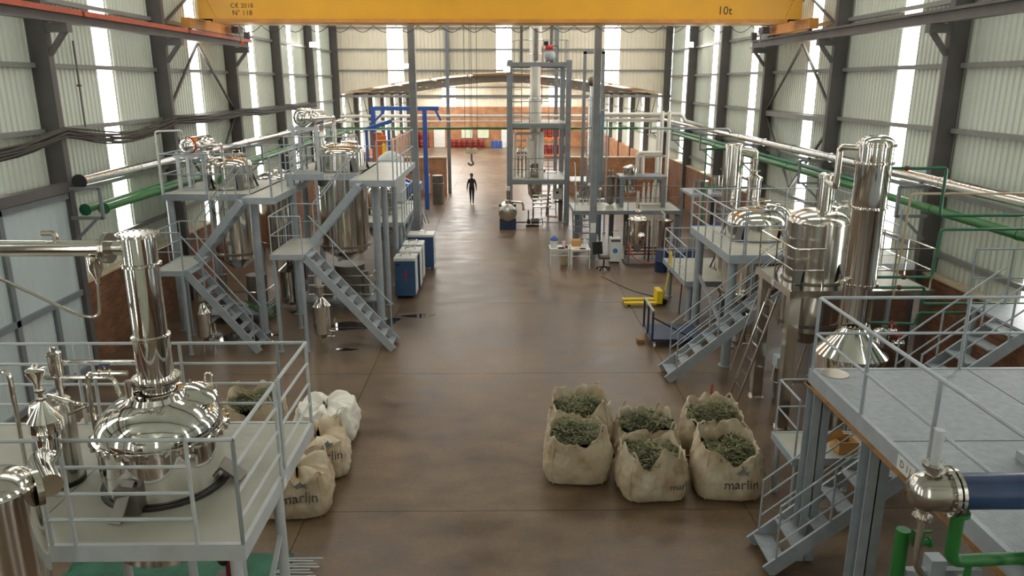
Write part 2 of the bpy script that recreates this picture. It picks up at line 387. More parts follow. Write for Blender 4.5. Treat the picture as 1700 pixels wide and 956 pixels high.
# lower rear hall
XR = 10.6
def rear_wall(name, sx):
    w = sbase(name); X = sx * XR; n = 6; L = (YR - YE) / n
    for k in range(n):
        a = YE + L * k; s0 = a + 2.2; s1 = s0 + .9
        for p, q in ((a, s0), (s1, a + L)): corr(p, q, 1.9, 6.3, X, 'y').build('cladding_sheet', 'clad', w, smooth=False)
        MB().add([(X, s0, 1.9), (X, s1, 1.9), (X, s1, 6.3), (X, s0, 6.3)], [(0, 1, 2, 3)]).build('daylight_sheet', 'daylight', w)
        portal((X - sx * .03, (s0 + s1) / 2, 4.1), (0, sx * PI / 2, 0), 4.4, .9)
        box('column', 'dark', min(X - sx * .35, X), max(X - sx * .35, X), a + L - .1, a + L + .1, 0, 6.3, w)
        box('brick_dado', 'brick', min(X - sx * .25, X + sx * .06), max(X - sx * .25, X + sx * .06), a, a + L, 0, 1.9, w)
        for z in (3.4, 4.9): box('girt', 'girt', min(X - sx * .12, X - sx * .03), max(X - sx * .12, X - sx * .03), a, a + L, z - .05, z + .05, w)
    for u in (0, 1):
        MB().bar((X - sx * .15, YE + u * L, 3.4), (X - sx * .15, YE + u * L + L / 2, 6.2), .05).bar((X - sx * .15, YE + (u + 1) * L, 3.4), (X - sx * .15, YE + u * L + L / 2, 6.2), .05).build('wind_brace', 'dark', w, smooth=False)
    return w
rear_wall('wall_rear_left', -1); rear_wall('wall_rear_right', 1)
rr = sbase('ceiling_rear')
FALL = .45
def rz(x, y): return lowroof(x) - FALL * (y - YE) / (YR - YE)
def rear_roof(a, b, xs, nm, mat):                      # ribbed sheets, ribs down the slope
    n = round((b - a) / .25); p = (b - a) / n; st = []
    for k in range(n): st += [(a + (k + f) * p, d) for f, d in ((0, 0), (.4, 0), (.5, .04), (.9, .04))]
    st.append((b, 0)); m = len(xs)
    if nm == 'rooflight_sheet': st = [(a, 0), (b, 0)]
    vs = [(x, y, rz(x, y) + d) for y, d in st for x in xs]
    MB().add(vs, [(i * m + j, i * m + j + 1, (i + 1) * m + j + 1, (i + 1) * m + j) for i in range(len(st) - 1) for j in range(m - 1)]).build(nm, mat, rr, smooth=False)
L6 = (YR - YE) / 6
full = [10.7, 8.5, 6, 4, 2, 0]
for k in range(6):
    a = YE + .15 + L6 * k; e = a + L6 - (.15 if k == 5 else 0)
    for sx in (-1, 1):
        X = [sx * x for x in full]
        rear_roof(a, a + 1.4, X, 'roof_sheet', 'roofin'); rear_roof(a + 4.9, e, X, 'roof_sheet', 'roofin')
        rear_roof(a + 1.4, a + 4.9, X[:2], 'roof_sheet', 'roofin'); rear_roof(a + 1.4, a + 4.9, X[4:], 'roof_sheet', 'roofin')
        rear_roof(a + 1.4, a + 4.9, X[1:5], 'rooflight_sheet', 'daylight')  # unseen rooflight span, widened to brighten the rear floor
        portal((sx * 5.2, a + 3.15, rz(5.2, a + 3) - .25), (0, sx * .14, 0), 6.6, 3.5)
    if k:
        for sx in (-1, 1):
            mb = MB()
            for p, q in zip(full, full[1:]): mb.bar((sx * p, a, rz(p, a) - .1), (sx * q, a, rz(q, a) - .1), .12, .16)
            mb.build('rafter', 'girt', rr, smooth=False)
for sx in (-1, 1):
    for x in (2.2, 4.6, 7.0, 9.3): bar('purlin', 'roofin', (sx * x, YE + .2, rz(x, YE) - .06), (sx * x, YR, rz(x, YR) - .06), .06, .1, rr)
# far wall: brick below, sheet above
wb = sbase('wall_back'); box('brickwork', 'brick', -10.7, 10.7, YR, YR + .25, 0, 4.4, wb)
sb = [(-6.6, -5.1), (5.2, 6.7)]; ed = [-10.7, -6.6, -5.1, 5.2, 6.7, 10.7]
for k in (0, 2, 4): corr(ed[k], ed[k + 1], 4.4, 8.2, YR + .1, 'x').build('cladding_sheet', 'cladrear', wb, smooth=False)
for p, q in sb:
    MB().add([(p, YR + .1, 4.4), (q, YR + .1, 4.4), (q, YR + .1, 8.2), (p, YR + .1, 8.2)], [(0, 1, 2, 3)]).build('daylight_sheet', 'daylight', wb)
    portal(((p + q) / 2, YR, 6), (-PI / 2, 0, 0), 1.5, 3.2)
for z in (5.4, 6.5): box('girt', 'girt', -10.6, 10.6, YR - .05, YR + .05, z - .07, z + .07, wb)
for i, x in enumerate((-7.0, -2.35 + 2.9, 3.9)):
    d = struct(box('door_%d' % (i + 1), 'white', x - .62, x + .62, YR - .06, YR + .02, 0, 2.15)); MB().ball((x + .5, YR - .09, 1.02), .04, 8).build('door_handle', 'dark', d)
for i, x in enumerate((-3.9, -2.1)):
    d = sbase('window_%d' % (i + 1)); f = MB()
    for a in ((x - .62, x - .56, 1.0, 2.1), (x + .56, x + .62, 1.0, 2.1), (x - .62, x + .62, 1.0, 1.06), (x - .62, x + .62, 2.04, 2.1), (x - .02, x + .02, 1.0, 2.1)): f.box(a[0], a[1], YR - .08, YR, a[2], a[3])
    f.build('window_frame', 'white', d, smooth=False); box('pane', 'glass', x - .56, x + .56, YR - .03, YR - .01, 1.06, 2.04, d)
# brick half walls across the opening
hw = sbase('wall_partition'); box('brickwork', 'brick', -10.4, -3.55, 48.55, 48.8, 0, 2.35, hw); box('coping', 'ledge', -10.4, -3.5, 48.5, 48.85, 2.35, 2.43, hw)
hw = sbase('wall_partition_right'); box('brickwork', 'brick', 4.3, 10.4, 48.55, 48.8, 0, 2.35, hw); box('coping', 'ledge', 4.3, 10.4, 48.5, 48.85, 2.35, 2.43, hw)
# sliding door of pale sheet on the left
dr = sbase('door_4'); xd = -10.38
corr(11.9, 18.25, .05, 4.42, xd - .03, 'y', .012, .3).build('door_sheet', 'cladcool', dr, smooth=False)
for y in (12.0, 15.45, 18.2): box('door_stile', 'grey', xd - .01, xd + .06, y - .07, y + .07, .05, 4.45, dr)
box('door_stile', 'grey', xd - .01, xd + .05, 16.8, 16.93, .05, 2.0, dr)
for z in (.12, 2.02, 4.4): box('door_rail', 'grey', xd - .01, xd + .06, 11.95, 18.25, z - .07, z + .07, dr)
box('track_beam', 'dark', xd - .06, xd + .14, 11.5, 18.6, 4.5, 4.72, dr)
# free-standing steel pillars
for x, y, lab in ((-3.42, 30.0, 'grey steel pillar rising beside the blue cabinets'), (3.66, 30.0, 'grey steel pillar beside the white work tables')):
    t = thing('steel_pillar', lab, 'pillar', (x, y, 0))
    box('shaft', 'grey', x - .13, x + .13, y - .13, y + .13, .02, 12.9, t); box('base_plate', 'grey', x - .22, x + .22, y - .22, y + .22, 0, .02, t)
    if x > 0: box('notice', 'white', x - .11, x + .11, y - .14, y - .132, 1.15, 1.55, t)
# crane runway and crane
for sx in (-1, 1):
    x = sx * 9.95
    g = MB().box(x - .11, x + .11, YF + .5, 31.2, 8.3, 8.33).box(x - .11, x + .11, YF + .5, 31.2, 8.53, 8.56).box(x - .012, x + .012, YF + .5, 31.2, 8.33, 8.53)
    t = tag(thing('crane_runway', '', ''), 'dark steel crane runway beam along the %s wall' % ('cable-hung left' if sx < 0 else 'right'), 'beam'); t.location = (x, 20, 8.3)
    t['label'] = 'dark crane runway beam carrying a red conductor bar' if sx < 0 else 'dark crane runway beam without any conductor bar'
    g.build('girder', 'dark', t, smooth=False); box('crane_rail', 'dark', x - .03, x + .03, YF + .5, 31.2, 8.56, 8.61, t)
    box('end_stop', 'dark', x - .1, x + .1, 31.05, 31.2, 8.6, 8.9, t)
    if sx < 0:
        for k in range(6): box('conductor_bar', 'red', -9.86, -9.8, YF + 1 + 6.2 * k, YF + 7.1 + 6.2 * k, 8.5, 8.62, t)
cr = thing('overhead_crane', 'yellow overhead travelling crane girder marked 10t', 'crane', (0, 26.2, 8.6))
gd = MB().box(-9.75, 9.75, 25.85, 26.5, 8.98, 10.2).build('girder', 'yellow', cr, smooth=False)
box('bottom_flange', 'orange', -9.3, 9.3, 25.78, 26.57, 8.87, 8.98, cr)
for sx in (-1, 1):
    e = MB().add([(sx * 9.75, 25.8, 8.98), (sx * 9.2, 25.8, 8.98), (sx * 9.75, 25.8, 10.2), (sx * 9.75, 26.55, 8.98), (sx * 9.2, 26.55, 8.98), (sx * 9.75, 26.55, 10.2)],
                 [(0, 1, 2), (3, 5, 4), (0, 3, 4, 1), (1, 4, 5, 2), (0, 2, 5, 3)]).build('end_plate', 'yellow', cr, smooth=False)
    tr = box('end_truck', 'orange', sx * 9.95 - .14, sx * 9.95 + .14, 25.2, 29.2, 8.66, 8.98, cr)
    for y in (25.5, 28.9): cyl('wheel', 'dark', (sx * 9.95 - .05, y, 8.7), (sx * 9.95 + .05, y, 8.7), .1, tr)
    box('buffer', 'black', sx * 9.95 - .05, sx * 9.95 + .05, 29.2, 29.35, 8.75, 8.87, tr); box('drive_motor', 'dark', sx * 9.6 - .12, sx * 9.6 + .12, 28.7, 29.2, 8.72, 8.95, tr)
    MB().tube([(sx * 9.75, 29.0, 8.95), (sx * 9.6, 29.2, 8.8), (sx * 9.55, 29.2, 8.45)], .03, 6, .05).build('cable_arm', 'pale', tr)
    if sx < 0: MB().ball((-9.55, 29.2, 8.38), .07, 10).build('warning_light', 'robot', tr)
box('rear_girder', 'yellow', -9.75, 9.75, 28.2, 28.8, 8.98, 10.2, cr)
for txt, x, z, s in (('C\u20ac 2018', -8.35, 9.38, .2), ('N\u00b0 118', -8.35, 9.16, .22), ('10t', 7.25, 9.24, .36)):
    link('lettering', text_mesh(txt, s, lambda a, b: (x + a, 25.845, z + b)), 'black', gd, False)
fest = MB()
for k in range(24):
    x = -8.8 + .75 * k; fest.tube([(x + .75 * t / 6, 26.75, 8.85 - .22 * math.sin(PI * t / 6)) for t in range(7)], .012, 5)
fest.build('festoon_cable', 'cable', cr)
hk = thing('crane_hook', 'yellow crane hook block hanging on thin steel ropes', 'hook', (-1.1, 27.5, 4.1))
hb = MB().cyl((-1.22, 27.42, 4.62), (-1.22, 27.58, 4.62), .11, n=18).cyl((-.98, 27.42, 4.62), (-.98, 27.58, 4.62), .11, n=18).box(-1.22, -.98, 27.44, 27.56, 4.52, 4.7).build('sheave_block', 'ledge', hk)
MB().tube([(-1.1, 27.5, 4.54), (-1.1, 27.5, 4.28), (-1.02, 27.5, 4.16), (-1.14, 27.5, 4.1), (-1.24, 27.5, 4.2)], .035, 8, .06).build('hook', 'dark', hk)
for x in (-1.32, -1.13, -1.07, -.88): cyl('wire_rope', 'cable', (x, 27.5, 4.65), (x, 27.5, 10.3), .009, hk, 5)
MB().box(-1.7, -.5, 26.0, 28.7, 10.2, 10.6).build('hoist_trolley', 'orange', hk, smooth=False)
# wall services
def service(name, lab, x, z, r, mat, y0, y1, cap, n=14):
    t = thing(name, lab, 'pipe', (x, y0, z)); mb = MB(); k = int((y1 - y0) / 3)
    cyl('pipe', mat, (x, y0, z), (x, y1, z), r, t, n)
    for i in range(1, k): cyl('joint_band', mat, (x, y0 + 3 * i - .04, z), (x, y0 + 3 * i + .04, z), r + .012, t, n)
    cyl('end_flange', cap, (x, y0 - .04, z), (x, y0, z), r + .05, t, 18)
service('silver_pipe', 'silver lagged steam pipe with black end flange on the cable-hung wall', -10.0, 4.74, .12, 'alu', 18.0, 49, 'black')
service('green_pipe', 'bright green water main with green blank flange, inner of two', -9.78, 4.02, .095, 'green', 18.5, 49, 'green')
service('green_pipe', 'dark green capped water main beside the left wall columns', -10.12, 4.02, .095, 'green', 18.3, 49, 'dgreen')
service('silver_pipe', 'silver lagged steam pipe along the right wall', 10.0, 4.8, .13, 'alu', 8.0, 49, 'alu')
service('green_pipe', 'bright green water main along the right wall', 9.85, 4.2, .1, 'green', 8.0, 49, 'green')
service('green_pipe', 'darker green pipe behind the bright main, ending in black cap', 10.12, 4.3, .08, 'dgreen', 19.8, 49, 'black')
for sx in (-1, 1):
    for y in CY[4:]:
        t = thing('pipe_bracket', 'grey steel pipe bracket on a wall column', 'bracket', (sx * 10.3, y - .13, 4), 'pipe brackets on wall columns')
        t['label'] = 'grey pipe bracket frame on a %s wall column' % ('left, cable-hung' if sx < 0 else 'right')
        xo, xi = sx * 10.3, sx * 9.55; yy = y - .14
        for z in (3.87, 4.58): MB().bar((xo, yy, z), (xi, yy, z), .07, .07).build('arm', 'grey', t, smooth=False)
        MB().bar((xi, yy, 3.84), (xi, yy, 4.61), .07, .07).build('hanger', 'grey', t, smooth=False)
        MB().bar((xo, yy, 3.3), (xi + sx * .15, yy, 3.85), .06, .06).build('knee_strut', 'grey', t, smooth=False)
cb = thing('cable_bundle', 'sagging bundle of dark cables strung between left wall columns', 'cables', (-10.4, 18, 5.8))
for k in range(14):
    path = []; o1, o2 = .05 * (k % 5), .03 * (k // 5)
    for j in range(2, 8):
        a, b = CY[j], CY[j + 1]; sag = .26 + .03 * ((k * 3 + j) % 4) if j < 5 else .1
        for t in range(10): path.append((-10.24 + o2, a + (b - a) * t / 10, 5.78 + o1 - sag * math.sin(PI * t / 10) + .02 * math.sin(k * 2.1 + t + j)))
    tube('cable', 'cable', path, .024, cb, 6, 0)
for x, y, z, lab in ((-10.1, 42.4, 8.95, 'lit floodlight clamped to a left wall column'), (10.1, 42.2, 8.95, 'lit floodlight clamped to a right wall column'), (-5.95, 49.0, 8.0, 'lit floodlight glowing on the gable wall near a grey pillar'), (.24, 38.0, 7.62, 'lit floodlight glowing beside the steel tower frame')):
    t = thing('floodlight', lab, 'lamp', (x, y, z)); sx = 1 if x < 0 else -1
    MB().box(x - .17, x + .17, y - .05, y + .1, z - .14, z + .14).build('housing', 'dark', t, smooth=False); MB().box(x - .15, x + .15, y - .07, y - .05, z - .12, z + .12).build('lens', 'lamp', t, smooth=False)
    MB().bar((x, y + .1, z), (x - sx * .3, y + .2, z - .12) if abs(x) > 8 else (x, y + (.3 if y > 48 else .33), z), .04).build('yoke', 'dark', t, smooth=False)
# ---------------------------------------------------------------- builders for platforms, stairs and vessels
def railing(t, pts, h, levels, r=.022, mat='pale', step=1.4, posts=None):
    """guard rail along pts (deck-level points): the top rail is the part, posts and lower rails its sub-parts"""
    P = [V(p) for p in pts]; up = V((0, 0, 1))
    top = MB().tube([p + up * h for p in P], r, 8, .06).build('guard_rail', mat, t)
    for l in levels: MB().tube([p + up * l for p in P], r * .85, 6, .04).build('lower_rail', mat, top)
    ps = [V(p) for p in posts] if posts else []
    if not posts:
        for a, b in zip(P, P[1:]):
            n = max(1, round((b - a).length / step)); ps += [a.lerp(b, k / n) for k in range(n)]
        ps.append(P[-1])
    for p in ps: MB().cyl(p, p + up * h, r, n=8).build('post', mat, top)
    return top
def deck_with_hole(x0, x1, y0, y1, z, c=None, r=0, th=.03):
    if not c: return MB().box(x0, x1, y0, y1, z - th, z)
    an = sorted([2 * PI * k / 40 for k in range(40)] + [math.atan2(y - c[1], x - c[0]) % (2 * PI) for x in (x0, x1) for y in (y0, y1)])
    mb = MB(); vs = []
    for a in an:
        dx, dy = math.cos(a), math.sin(a)
        t = min([((x1 if dx > 0 else x0) - c[0]) / dx if abs(dx) > 1e-6 else 1e9, ((y1 if dy > 0 else y0) - c[1]) / dy if abs(dy) > 1e-6 else 1e9])
        o = (c[0] + dx * t, c[1] + dy * t); i = (c[0] + dx * r, c[1] + dy * r)
        vs += [(*o, z), (*i, z), (*o, z - th), (*i, z - th)]
    n = len(an); fs = []
    for k in range(n):
        a, b = 4 * k, 4 * ((k + 1) % n)
        fs += [(a, b, b + 1, a + 1), (a + 2, a + 3, b + 3, b + 2), (a, a + 2, b + 2, b), (a + 1, b + 1, b + 3, a + 3)]
    return mb.add(vs, fs)
def frame_beams(t, x0, x1, y0, y1, z, h=.16, mat='galv', w=.05):
    for a in ((x0, x1, y0 - w, y0), (x0, x1, y1, y1 + w), (x0 - w, x0, y0 - w, y1 + w), (x1, x1 + w, y0 - w, y1 + w)):
        box('edge_beam', mat, a[0], a[1], a[2], a[3], z - h, z + .01, t)
def leg(t, x, y, z, r=.08, kind='round', mat='galv', z0=0):
    if kind == 'round': cyl('leg', mat, (x, y, z0 + .015), (x, y, z), r, t, 16); cyl('foot_plate', mat, (x, y, z0), (x, y, z0 + .015), r * 1.5, t, 16)
    elif kind == 'square': box('leg', mat, x - r, x + r, y - r, y + r, z0 + .015, z, t); box('foot_plate', mat, x - r * 1.5, x + r * 1.5, y - r * 1.5, y + r * 1.5, z0, z0 + .015, t)
    else: MB().box(x - r, x + r, y - r, y - r + .016, z0, z).box(x - r, x + r, y + r - .016, y + r, z0, z).box(x - .008, x + .008, y - r, y + r, z0, z).build('leg', mat, t, smooth=False)
def stairs(lab, x0, x1, z0, z1, y0, y1, n, mat='galv', tmat='tread', rails=('n', 'f'), rh=.95, mid=1, rr=.018, group=None, sh=.2, posts=2):
    """straight flight along x from (x0,z0) up to (x1,z1), between y0 (near) and y1"""
    t = thing('staircase', lab, 'stairs', (x0, (y0 + y1) / 2, z0), group)
    for y in (y0, y1): MB().bar((x0, y, z0 + .05), (x1, y, z1 - .05), .04, sh).build('stringer', mat, t, smooth=False)
    s = 1 if x1 > x0 else -1; run = abs(x1 - x0) / n; d = max(run * .9, .17)
    for k in range(n):
        x = x0 + (x1 - x0) * (k + .5) / n; z = z0 + (z1 - z0) * (k + .75) / n
        box('tread', tmat, x - d / 2, x + d / 2, y0 + .02, y1 - .02, z - .025, z, t)
    for side in rails:
        y = y0 if side == 'n' else y1; u = V((0, 0, 1)); a, b = V((x0, y, z0 + .1)), V((x1, y, z1))
        a2 = a.lerp(b, .06)
        h = MB().tube([a2 + u * (rh * .98), b + u * rh], rr, 8, 0).build('handrail', mat, t)
        for m in range(mid): MB().tube([a2 + u * (rh * (m + 1) / (mid + 1)), b + u * (rh * (m + 1) / (mid + 1))], rr * .85, 6).build('lower_rail', mat, h)
        for k in range(posts):
            p = a2.lerp(b, k / max(1, posts - .6)); MB().cyl(p, p + u * rh, rr, n=8).build('post', mat, h)
    return t
def dome(r, h, z, n=8): return [(r * math.cos(PI / 2 * k / n), z + h * math.sin(PI / 2 * k / n)) for k in range(n + 1)]
def clamp_ring(mb, c, r, n, s=.018):
    for p in mb.ring(c, (0, 0, 1), r, n): mb.box(p.x - s, p.x + s, p.y - s, p.y + s, p.z - .03, p.z + .03)
    return mb
def plate(txt, c, size, mat='white', ink='black', w=None, parent=None, n='n'):
    """small number plate on a beam face: faces -y ('n') or -x ('l')"""
    w = w or size * len(txt) * .75; x, y, z = c
    if n == 'n':
        o = box('number_plate', mat, x - w / 2, x + w / 2, y - .008, y, z - size * .75, z + size * .75, parent)
        link('lettering', text_mesh(txt, size * 1.1, lambda a, b: (x + a, y - .01, z + b)), ink, o, False)
    else:
        o = box('number_plate', mat, x - .008, x, y - w / 2, y + w / 2, z - size * .75, z + size * .75, parent)
        link('lettering', text_mesh(txt, size * 1.1, lambda a, b: (x - .01, y - a, z + b)), ink, o, False)
def valve(t, p, d=(1, 0, 0), s=1.0, mat='steel', hw='redp'):
    p = V(p); d = V(d).normalized(); v = MB().cyl(p - d * .07 * s, p + d * .07 * s, .035 * s, n=12).flange(p - d * .07 * s, d, .055 * s, .015).flange(p + d * .07 * s, d, .055 * s, .015).cyl(p, p + V((0, 0, .12 * s)), .014 * s, n=8).build('valve', mat, t)
    MB().bar(p + V((-.06 * s, 0, .12 * s)), p + V((.08 * s, 0, .12 * s)), .02 * s).build('valve_handle', hw, v, smooth=False)
    return v
# ---------------------------------------------------------------- near left still platform
D = 2.65
t = thing('still_platform', 'pale grey raised platform carrying the wide mirror-bright still pot', 'platform', (-5, 7.8, 0))
PC = (-3.8, 7.72)
for x0, x1, c in ((-4.75, -2.57, PC), (-7.6, -4.76, None)):
    deck_with_hole(x0, x1, 6.5, 9.18, D, c, .68).build('deck_plate', 'deckw', t, smooth=False)
frame_beams(t, -7.6, -2.57, 6.5, 9.18, D, .17, 'pale')
for x, y in ((-2.62, 7.85), (-2.66, 6.55), (-4.3, 9.1), (-5.2, 9.1), (-7.4, 9.1), (-7.4, 6.6), (-3.62, 9.1)): leg(t, x, y, D - .03, .06, 'round', 'pale')
for p, q in (((-2.62, 7.85, 1.9), (-2.66, 6.6, .9)), ((-4.3, 9.1, 2.3), (-5.2, 9.1, 1.2))): bar('brace', 'pale', p, q, .05, .05, t)
lv = (.28, .56, .84)
railing(t, [(-7.5, 6.47, D), (-2.98, 6.47, D)], 1.12, lv, .022, 'pale', posts=[(-4.39, 6.47, D), (-4.16, 6.47, D), (-2.98, 6.47, D), (-6.2, 6.47, D)])
railing(t, [(-3.02, 6.47, D), (-2.54, 6.47, D)], 1.12, (), .022, 'pale', posts=[(-2.54, 6.47, D)])
railing(t, [(-2.54, 6.47, D), (-2.54, 7.8, D)], 1.12, lv, .022, 'pale')
railing(t, [(-2.54, 7.95, D), (-2.54, 9.2, D)], 1.12, lv, .022, 'pale')
railing(t, [(-2.54, 9.2, D), (-2.91, 9.2, D)], 1.12, (), .022, 'pale', posts=[(-2.91, 9.2, D)])
railing(t, [(-2.91, 9.2, D), (-4.16, 9.2, D)], 1.12, lv, .022, 'pale')
railing(t, [(-4.16, 9.2, D), (-7.5, 9.2, D)], 1.12, lv, .022, 'pale', posts=[(-5.3, 9.2, D), (-5.5, 9.2, D), (-7.5, 9.2, D)])
box('junction_tag', 'white', -2.515, -2.505, 7.75, 7.85, D - .15, D - .02, t)
# big pot still
px, py = PC
t = thing('pot_still', 'wide mirror-polished pot still with tall bolted neck column', 'still', (px, py, 2.0))
MB().lathe((px, py, 0), [(.63, 1.95), (.63, 3.24), (.65, 3.26)], 64).build('pot_body', 'mirror', t)
rim = MB().lathe((px, py, 0), [(.63, 3.24), (.69, 3.25), (.69, 3.31), (.63, 3.32)], 64).build('rim_flange', 'mirror', t)
clamp_ring(MB(), (px, py, 3.275), .7, 30, .016).build('rim_clamps', 'steel', rim, smooth=False)['kind'] = 'stuff'
MB().lathe((px, py, 0), dome(.66, .42, 3.32, 12)[:-4] + [(.3, 3.735), (.22, 3.75)], 64).build('dome_lid', 'mirror', t)
MB().lathe((px, py, 0), [(.68, 2.655), (.68, 2.69), (.64, 2.69)], 64).build('base_collar', 'black', t)
nx = px + .02
nk = MB().lathe((nx, py, 0), [(.185, 3.68), (.185, 4.35), (.197, 4.36), (.197, 4.39), (.172, 4.4), (.172, 5.14), (.185, 5.15), (.185, 5.18), (.172, 5.19), (.172, 5.46)], 40).build('neck_column', 'mirror', t)
MB().flange((nx, py, 3.9), (0, 0, 1), .25, .03, 24, .011).flange((nx, py, 3.86), (0, 0, 1), .25, .025).build('neck_flange', 'steel', nk)
MB().flange((nx, py, 5.48), (0, 0, 1), .215, .03, 20, .01).build('column_cap', 'brushed', nk)
for z in (4.375, 5.165): MB().lathe((nx, py, z), [(.177, -.018), (.2, -.012), (.2, .012), (.177, .018)], 40).build('band', 'steel', nk)
mx, my, mz = px + .4, py + .1, 3.6
ax = V((.35, -.28, .9)).normalized(); mh = MB().lathe((mx, my, mz), [(.17, -.1), (.17, .05), (.19, .06), (.19, .09), (.15, .11), (.001, .13)], 32, ax).build('manhole', 'mirror', t)
for p in MB().ring(V((mx, my, mz)) + ax * .075, ax, .2, 8): MB().cyl(p - ax * .03, p + ax * .04, .012, n=8).build('wing_bolt', 'steel', mh)
MB().tube([(mx + .02, my + .2, mz + .1), (mx + .02, my + .22, mz + .22), (mx + .1, my + .2, mz + .22), (mx + .1, my + .18, mz + .08)], .012, 6, .03).build('hinge_lug', 'steel', mh)
cyl('sight_nozzle', 'steel', (px - .2, py - .16, 3.68), (px - .2, py - .16, 3.92), .05, t); tube('steam_inlet', 'steel', [(px - 1.28, py + .1, 3.86), (px - .5, py + .1, 3.86), (px - .45, py + .1, 3.6)], .028, t)
MB().box(px - .22, px + .02, py - .74, py - .61, 2.4, 2.95).build('support_bracket', 'drum', t, smooth=False)
MB().bar((px - .16, py - .9, D + .01), (px - .1, py - .62, 3.0), .14, .02).build('bracket_gusset', 'drum', t, smooth=False)
MB().bar((px + .6, py + .05, 2.85), (px + .84, py + .02, D + .02), .2, .03).build('bracket_gusset', 'drum', t, smooth=False)
for a in (2.9, 4.4, 5.6): MB().box(px + .645 * math.cos(a) - .03, px + .645 * math.cos(a) + .03, py + .645 * math.sin(a) - .03, py + .645 * math.sin(a) + .03, 3.06, 3.16).build('clamp', 'steel', t, smooth=False)
# vapour line leaving the column
t = thing('vapour_pipe', 'fat polished vapour pipe leaving the top of the still column', 'pipe', (-6, py, 5.3)); z = 5.34
cyl('pipe', 'steel', (-10.3, py, z), (nx - .33, py, z), .085, t, 28); cyl('pipe_stub', 'steel', (nx - .31, py, z), (nx - .16, py, z), .075, t, 24)
MB().flange((nx - .34, py, z), (1, 0, 0), .16, .025, 10, .012).flange((nx - .31, py, z), (1, 0, 0), .16, .025).build('bolted_flange', 'brushed', t)
MB().tube([(-4.63, py, z + .06), (-4.63, py, z + .16), (-4.75, py - .02, z + .16)], .03, 10, .04).build('vent_stub', 'steel', t)
sp = MB().lathe((-4.26, py, 0), [(.05, z - .08), (.075, z - .09), (.075, z - .22), (.02, z - .34), (.02, z - .38)], 20).build('condensate_cup', 'steel', t)
tube('drain_tube', 'brushed', [(-4.26, py, z - .36), (-4.29, py, 4.58), (-4.5, py, 4.6), (-5.3, py, 5.03), (-6.6, py, 5.5)], .017, sp, 8, .12)
# cone separator with elbow on the nearest drum
t = thing('receiver_drum', 'dark polished drum at the platform edge with bolted side flange', 'drum', (-4.1, 5.6, 0)); dx, dy = -4.22, 5.6
MB().lathe((dx, dy, 0), [(.32, 1.5), (.32, 3.78)] + dome(.32, .14, 3.78), 48).build('drum_shell', 'steel', t)
MB().lathe((dx, dy, 0), [(.325, 3.74), (.345, 3.75), (.345, 3.78), (.32, 3.79)], 48).build('rim_band', 'mirror', t)
fl_ = MB().flange((dx + .32, dy + .1, 3.72), (.75, .66, 0), .15, .05).build('side_flange', 'steel', t)
for x, y in ((-.25, -.2), (.25, -.2), (0, .3)): leg(t, dx + x, dy + y, 1.5, .03, 'round', 'brushed')
MB().flange((dx - .16, dy + .16, 3.94), (0, 0, 1), .12, .05, 8).build('top_hatch', 'steel', t)
t = thing('cone_separator', 'polished cone-topped separator on a fat curved elbow pipe', 'separator', (-4.2, 6.3, 3.7)); cx, cy = -4.16, 6.34
tube('elbow', 'mirror', [(dx + .4, dy + .14, 3.72), (cx - .02, cy - .15, 3.7), (cx, cy, 3.72), (cx, cy, 3.92)], .1, t, 24, .22)
MB().lathe((cx, cy, 0), [(.1, 3.88), (.13, 3.94), (.14, 3.95), (.14, 4.04), (.145, 4.05), (.03, 4.22), (.022, 4.24)], 32).build('cone_cap', 'mirror', t)
vv = MB().cyl((cx, cy, 4.22), (cx, cy, 4.36), .022, n=12).flange((cx, cy, 4.25), (0, 0, 1), .045, .02).flange((cx, cy, 4.33), (0, 0, 1), .045, .02).build('inlet_valve', 'steel', t)
MB().lathe((cx - .01, cy, 0), [(.025, 4.36), (.03, 4.4), (.085, 4.5), (.09, 4.53), (.07, 4.54), (.02, 4.545), (.025, 4.57), (.001, 4.59)], 24).build('funnel', 'steel', t)
tube('bypass_tube', 'steel', [(cx + .04, cy + .02, 4.28), (cx + .25, cy + .1, 4.16), (cx + .3, cy + .2, 4.1), (cx + .14, cy + .12, 4.04)], .014, t, 6, .05)
t = thing('condenser_vessel', 'plain upright stainless vessel standing behind the cone separator', 'vessel', (-4.95, 7.6, D)); cx, cy = -4.98, 7.72
MB().lathe((cx, cy, 0), [(.2, D + .03), (.22, D + .03), (.22, 3.55), (.2, 3.62), (.12, 3.68), (.001, 3.7)], 36).build('shell', 'brushed', t)
MB().lathe((cx, cy, 0), [(.225, D), (.235, D), (.235, D + .05), (.22, D + .05)], 36).build('foot_ring', 'black', t)
MB().lathe((cx + .12, cy + .02, 0), [(.035, 3.66), (.035, 3.9), (.07, 3.93), (.07, 4.14), (.075, 4.15), (.075, 4.18), (.03, 4.2), (.03, 4.24), (.001, 4.25)], 20).build('sight_glass', 'steel', t)
for a, b in ((-.42, 3.95), (.42, 3.93)):
    tube('riser_pipe', 'steel', [(cx + a, cy + .05, D + .02), (cx + a, cy + .05, b), (cx + a - (.5 if a < 0 else -.45), cy + .05, b)], .026, t, 10, .08)
valve(t, (cx - .75, cy + .05, 3.95), (1, 0, 0), .8); valve(t, (cx + .62, cy + .05, 3.93), (1, 0, 0), .8, hw='royal')
tube('cross_pipe', 'steel', [(cx + .16, cy + .1, 4.05), (nx - .2, cy + .1, 4.05)], .02, t)
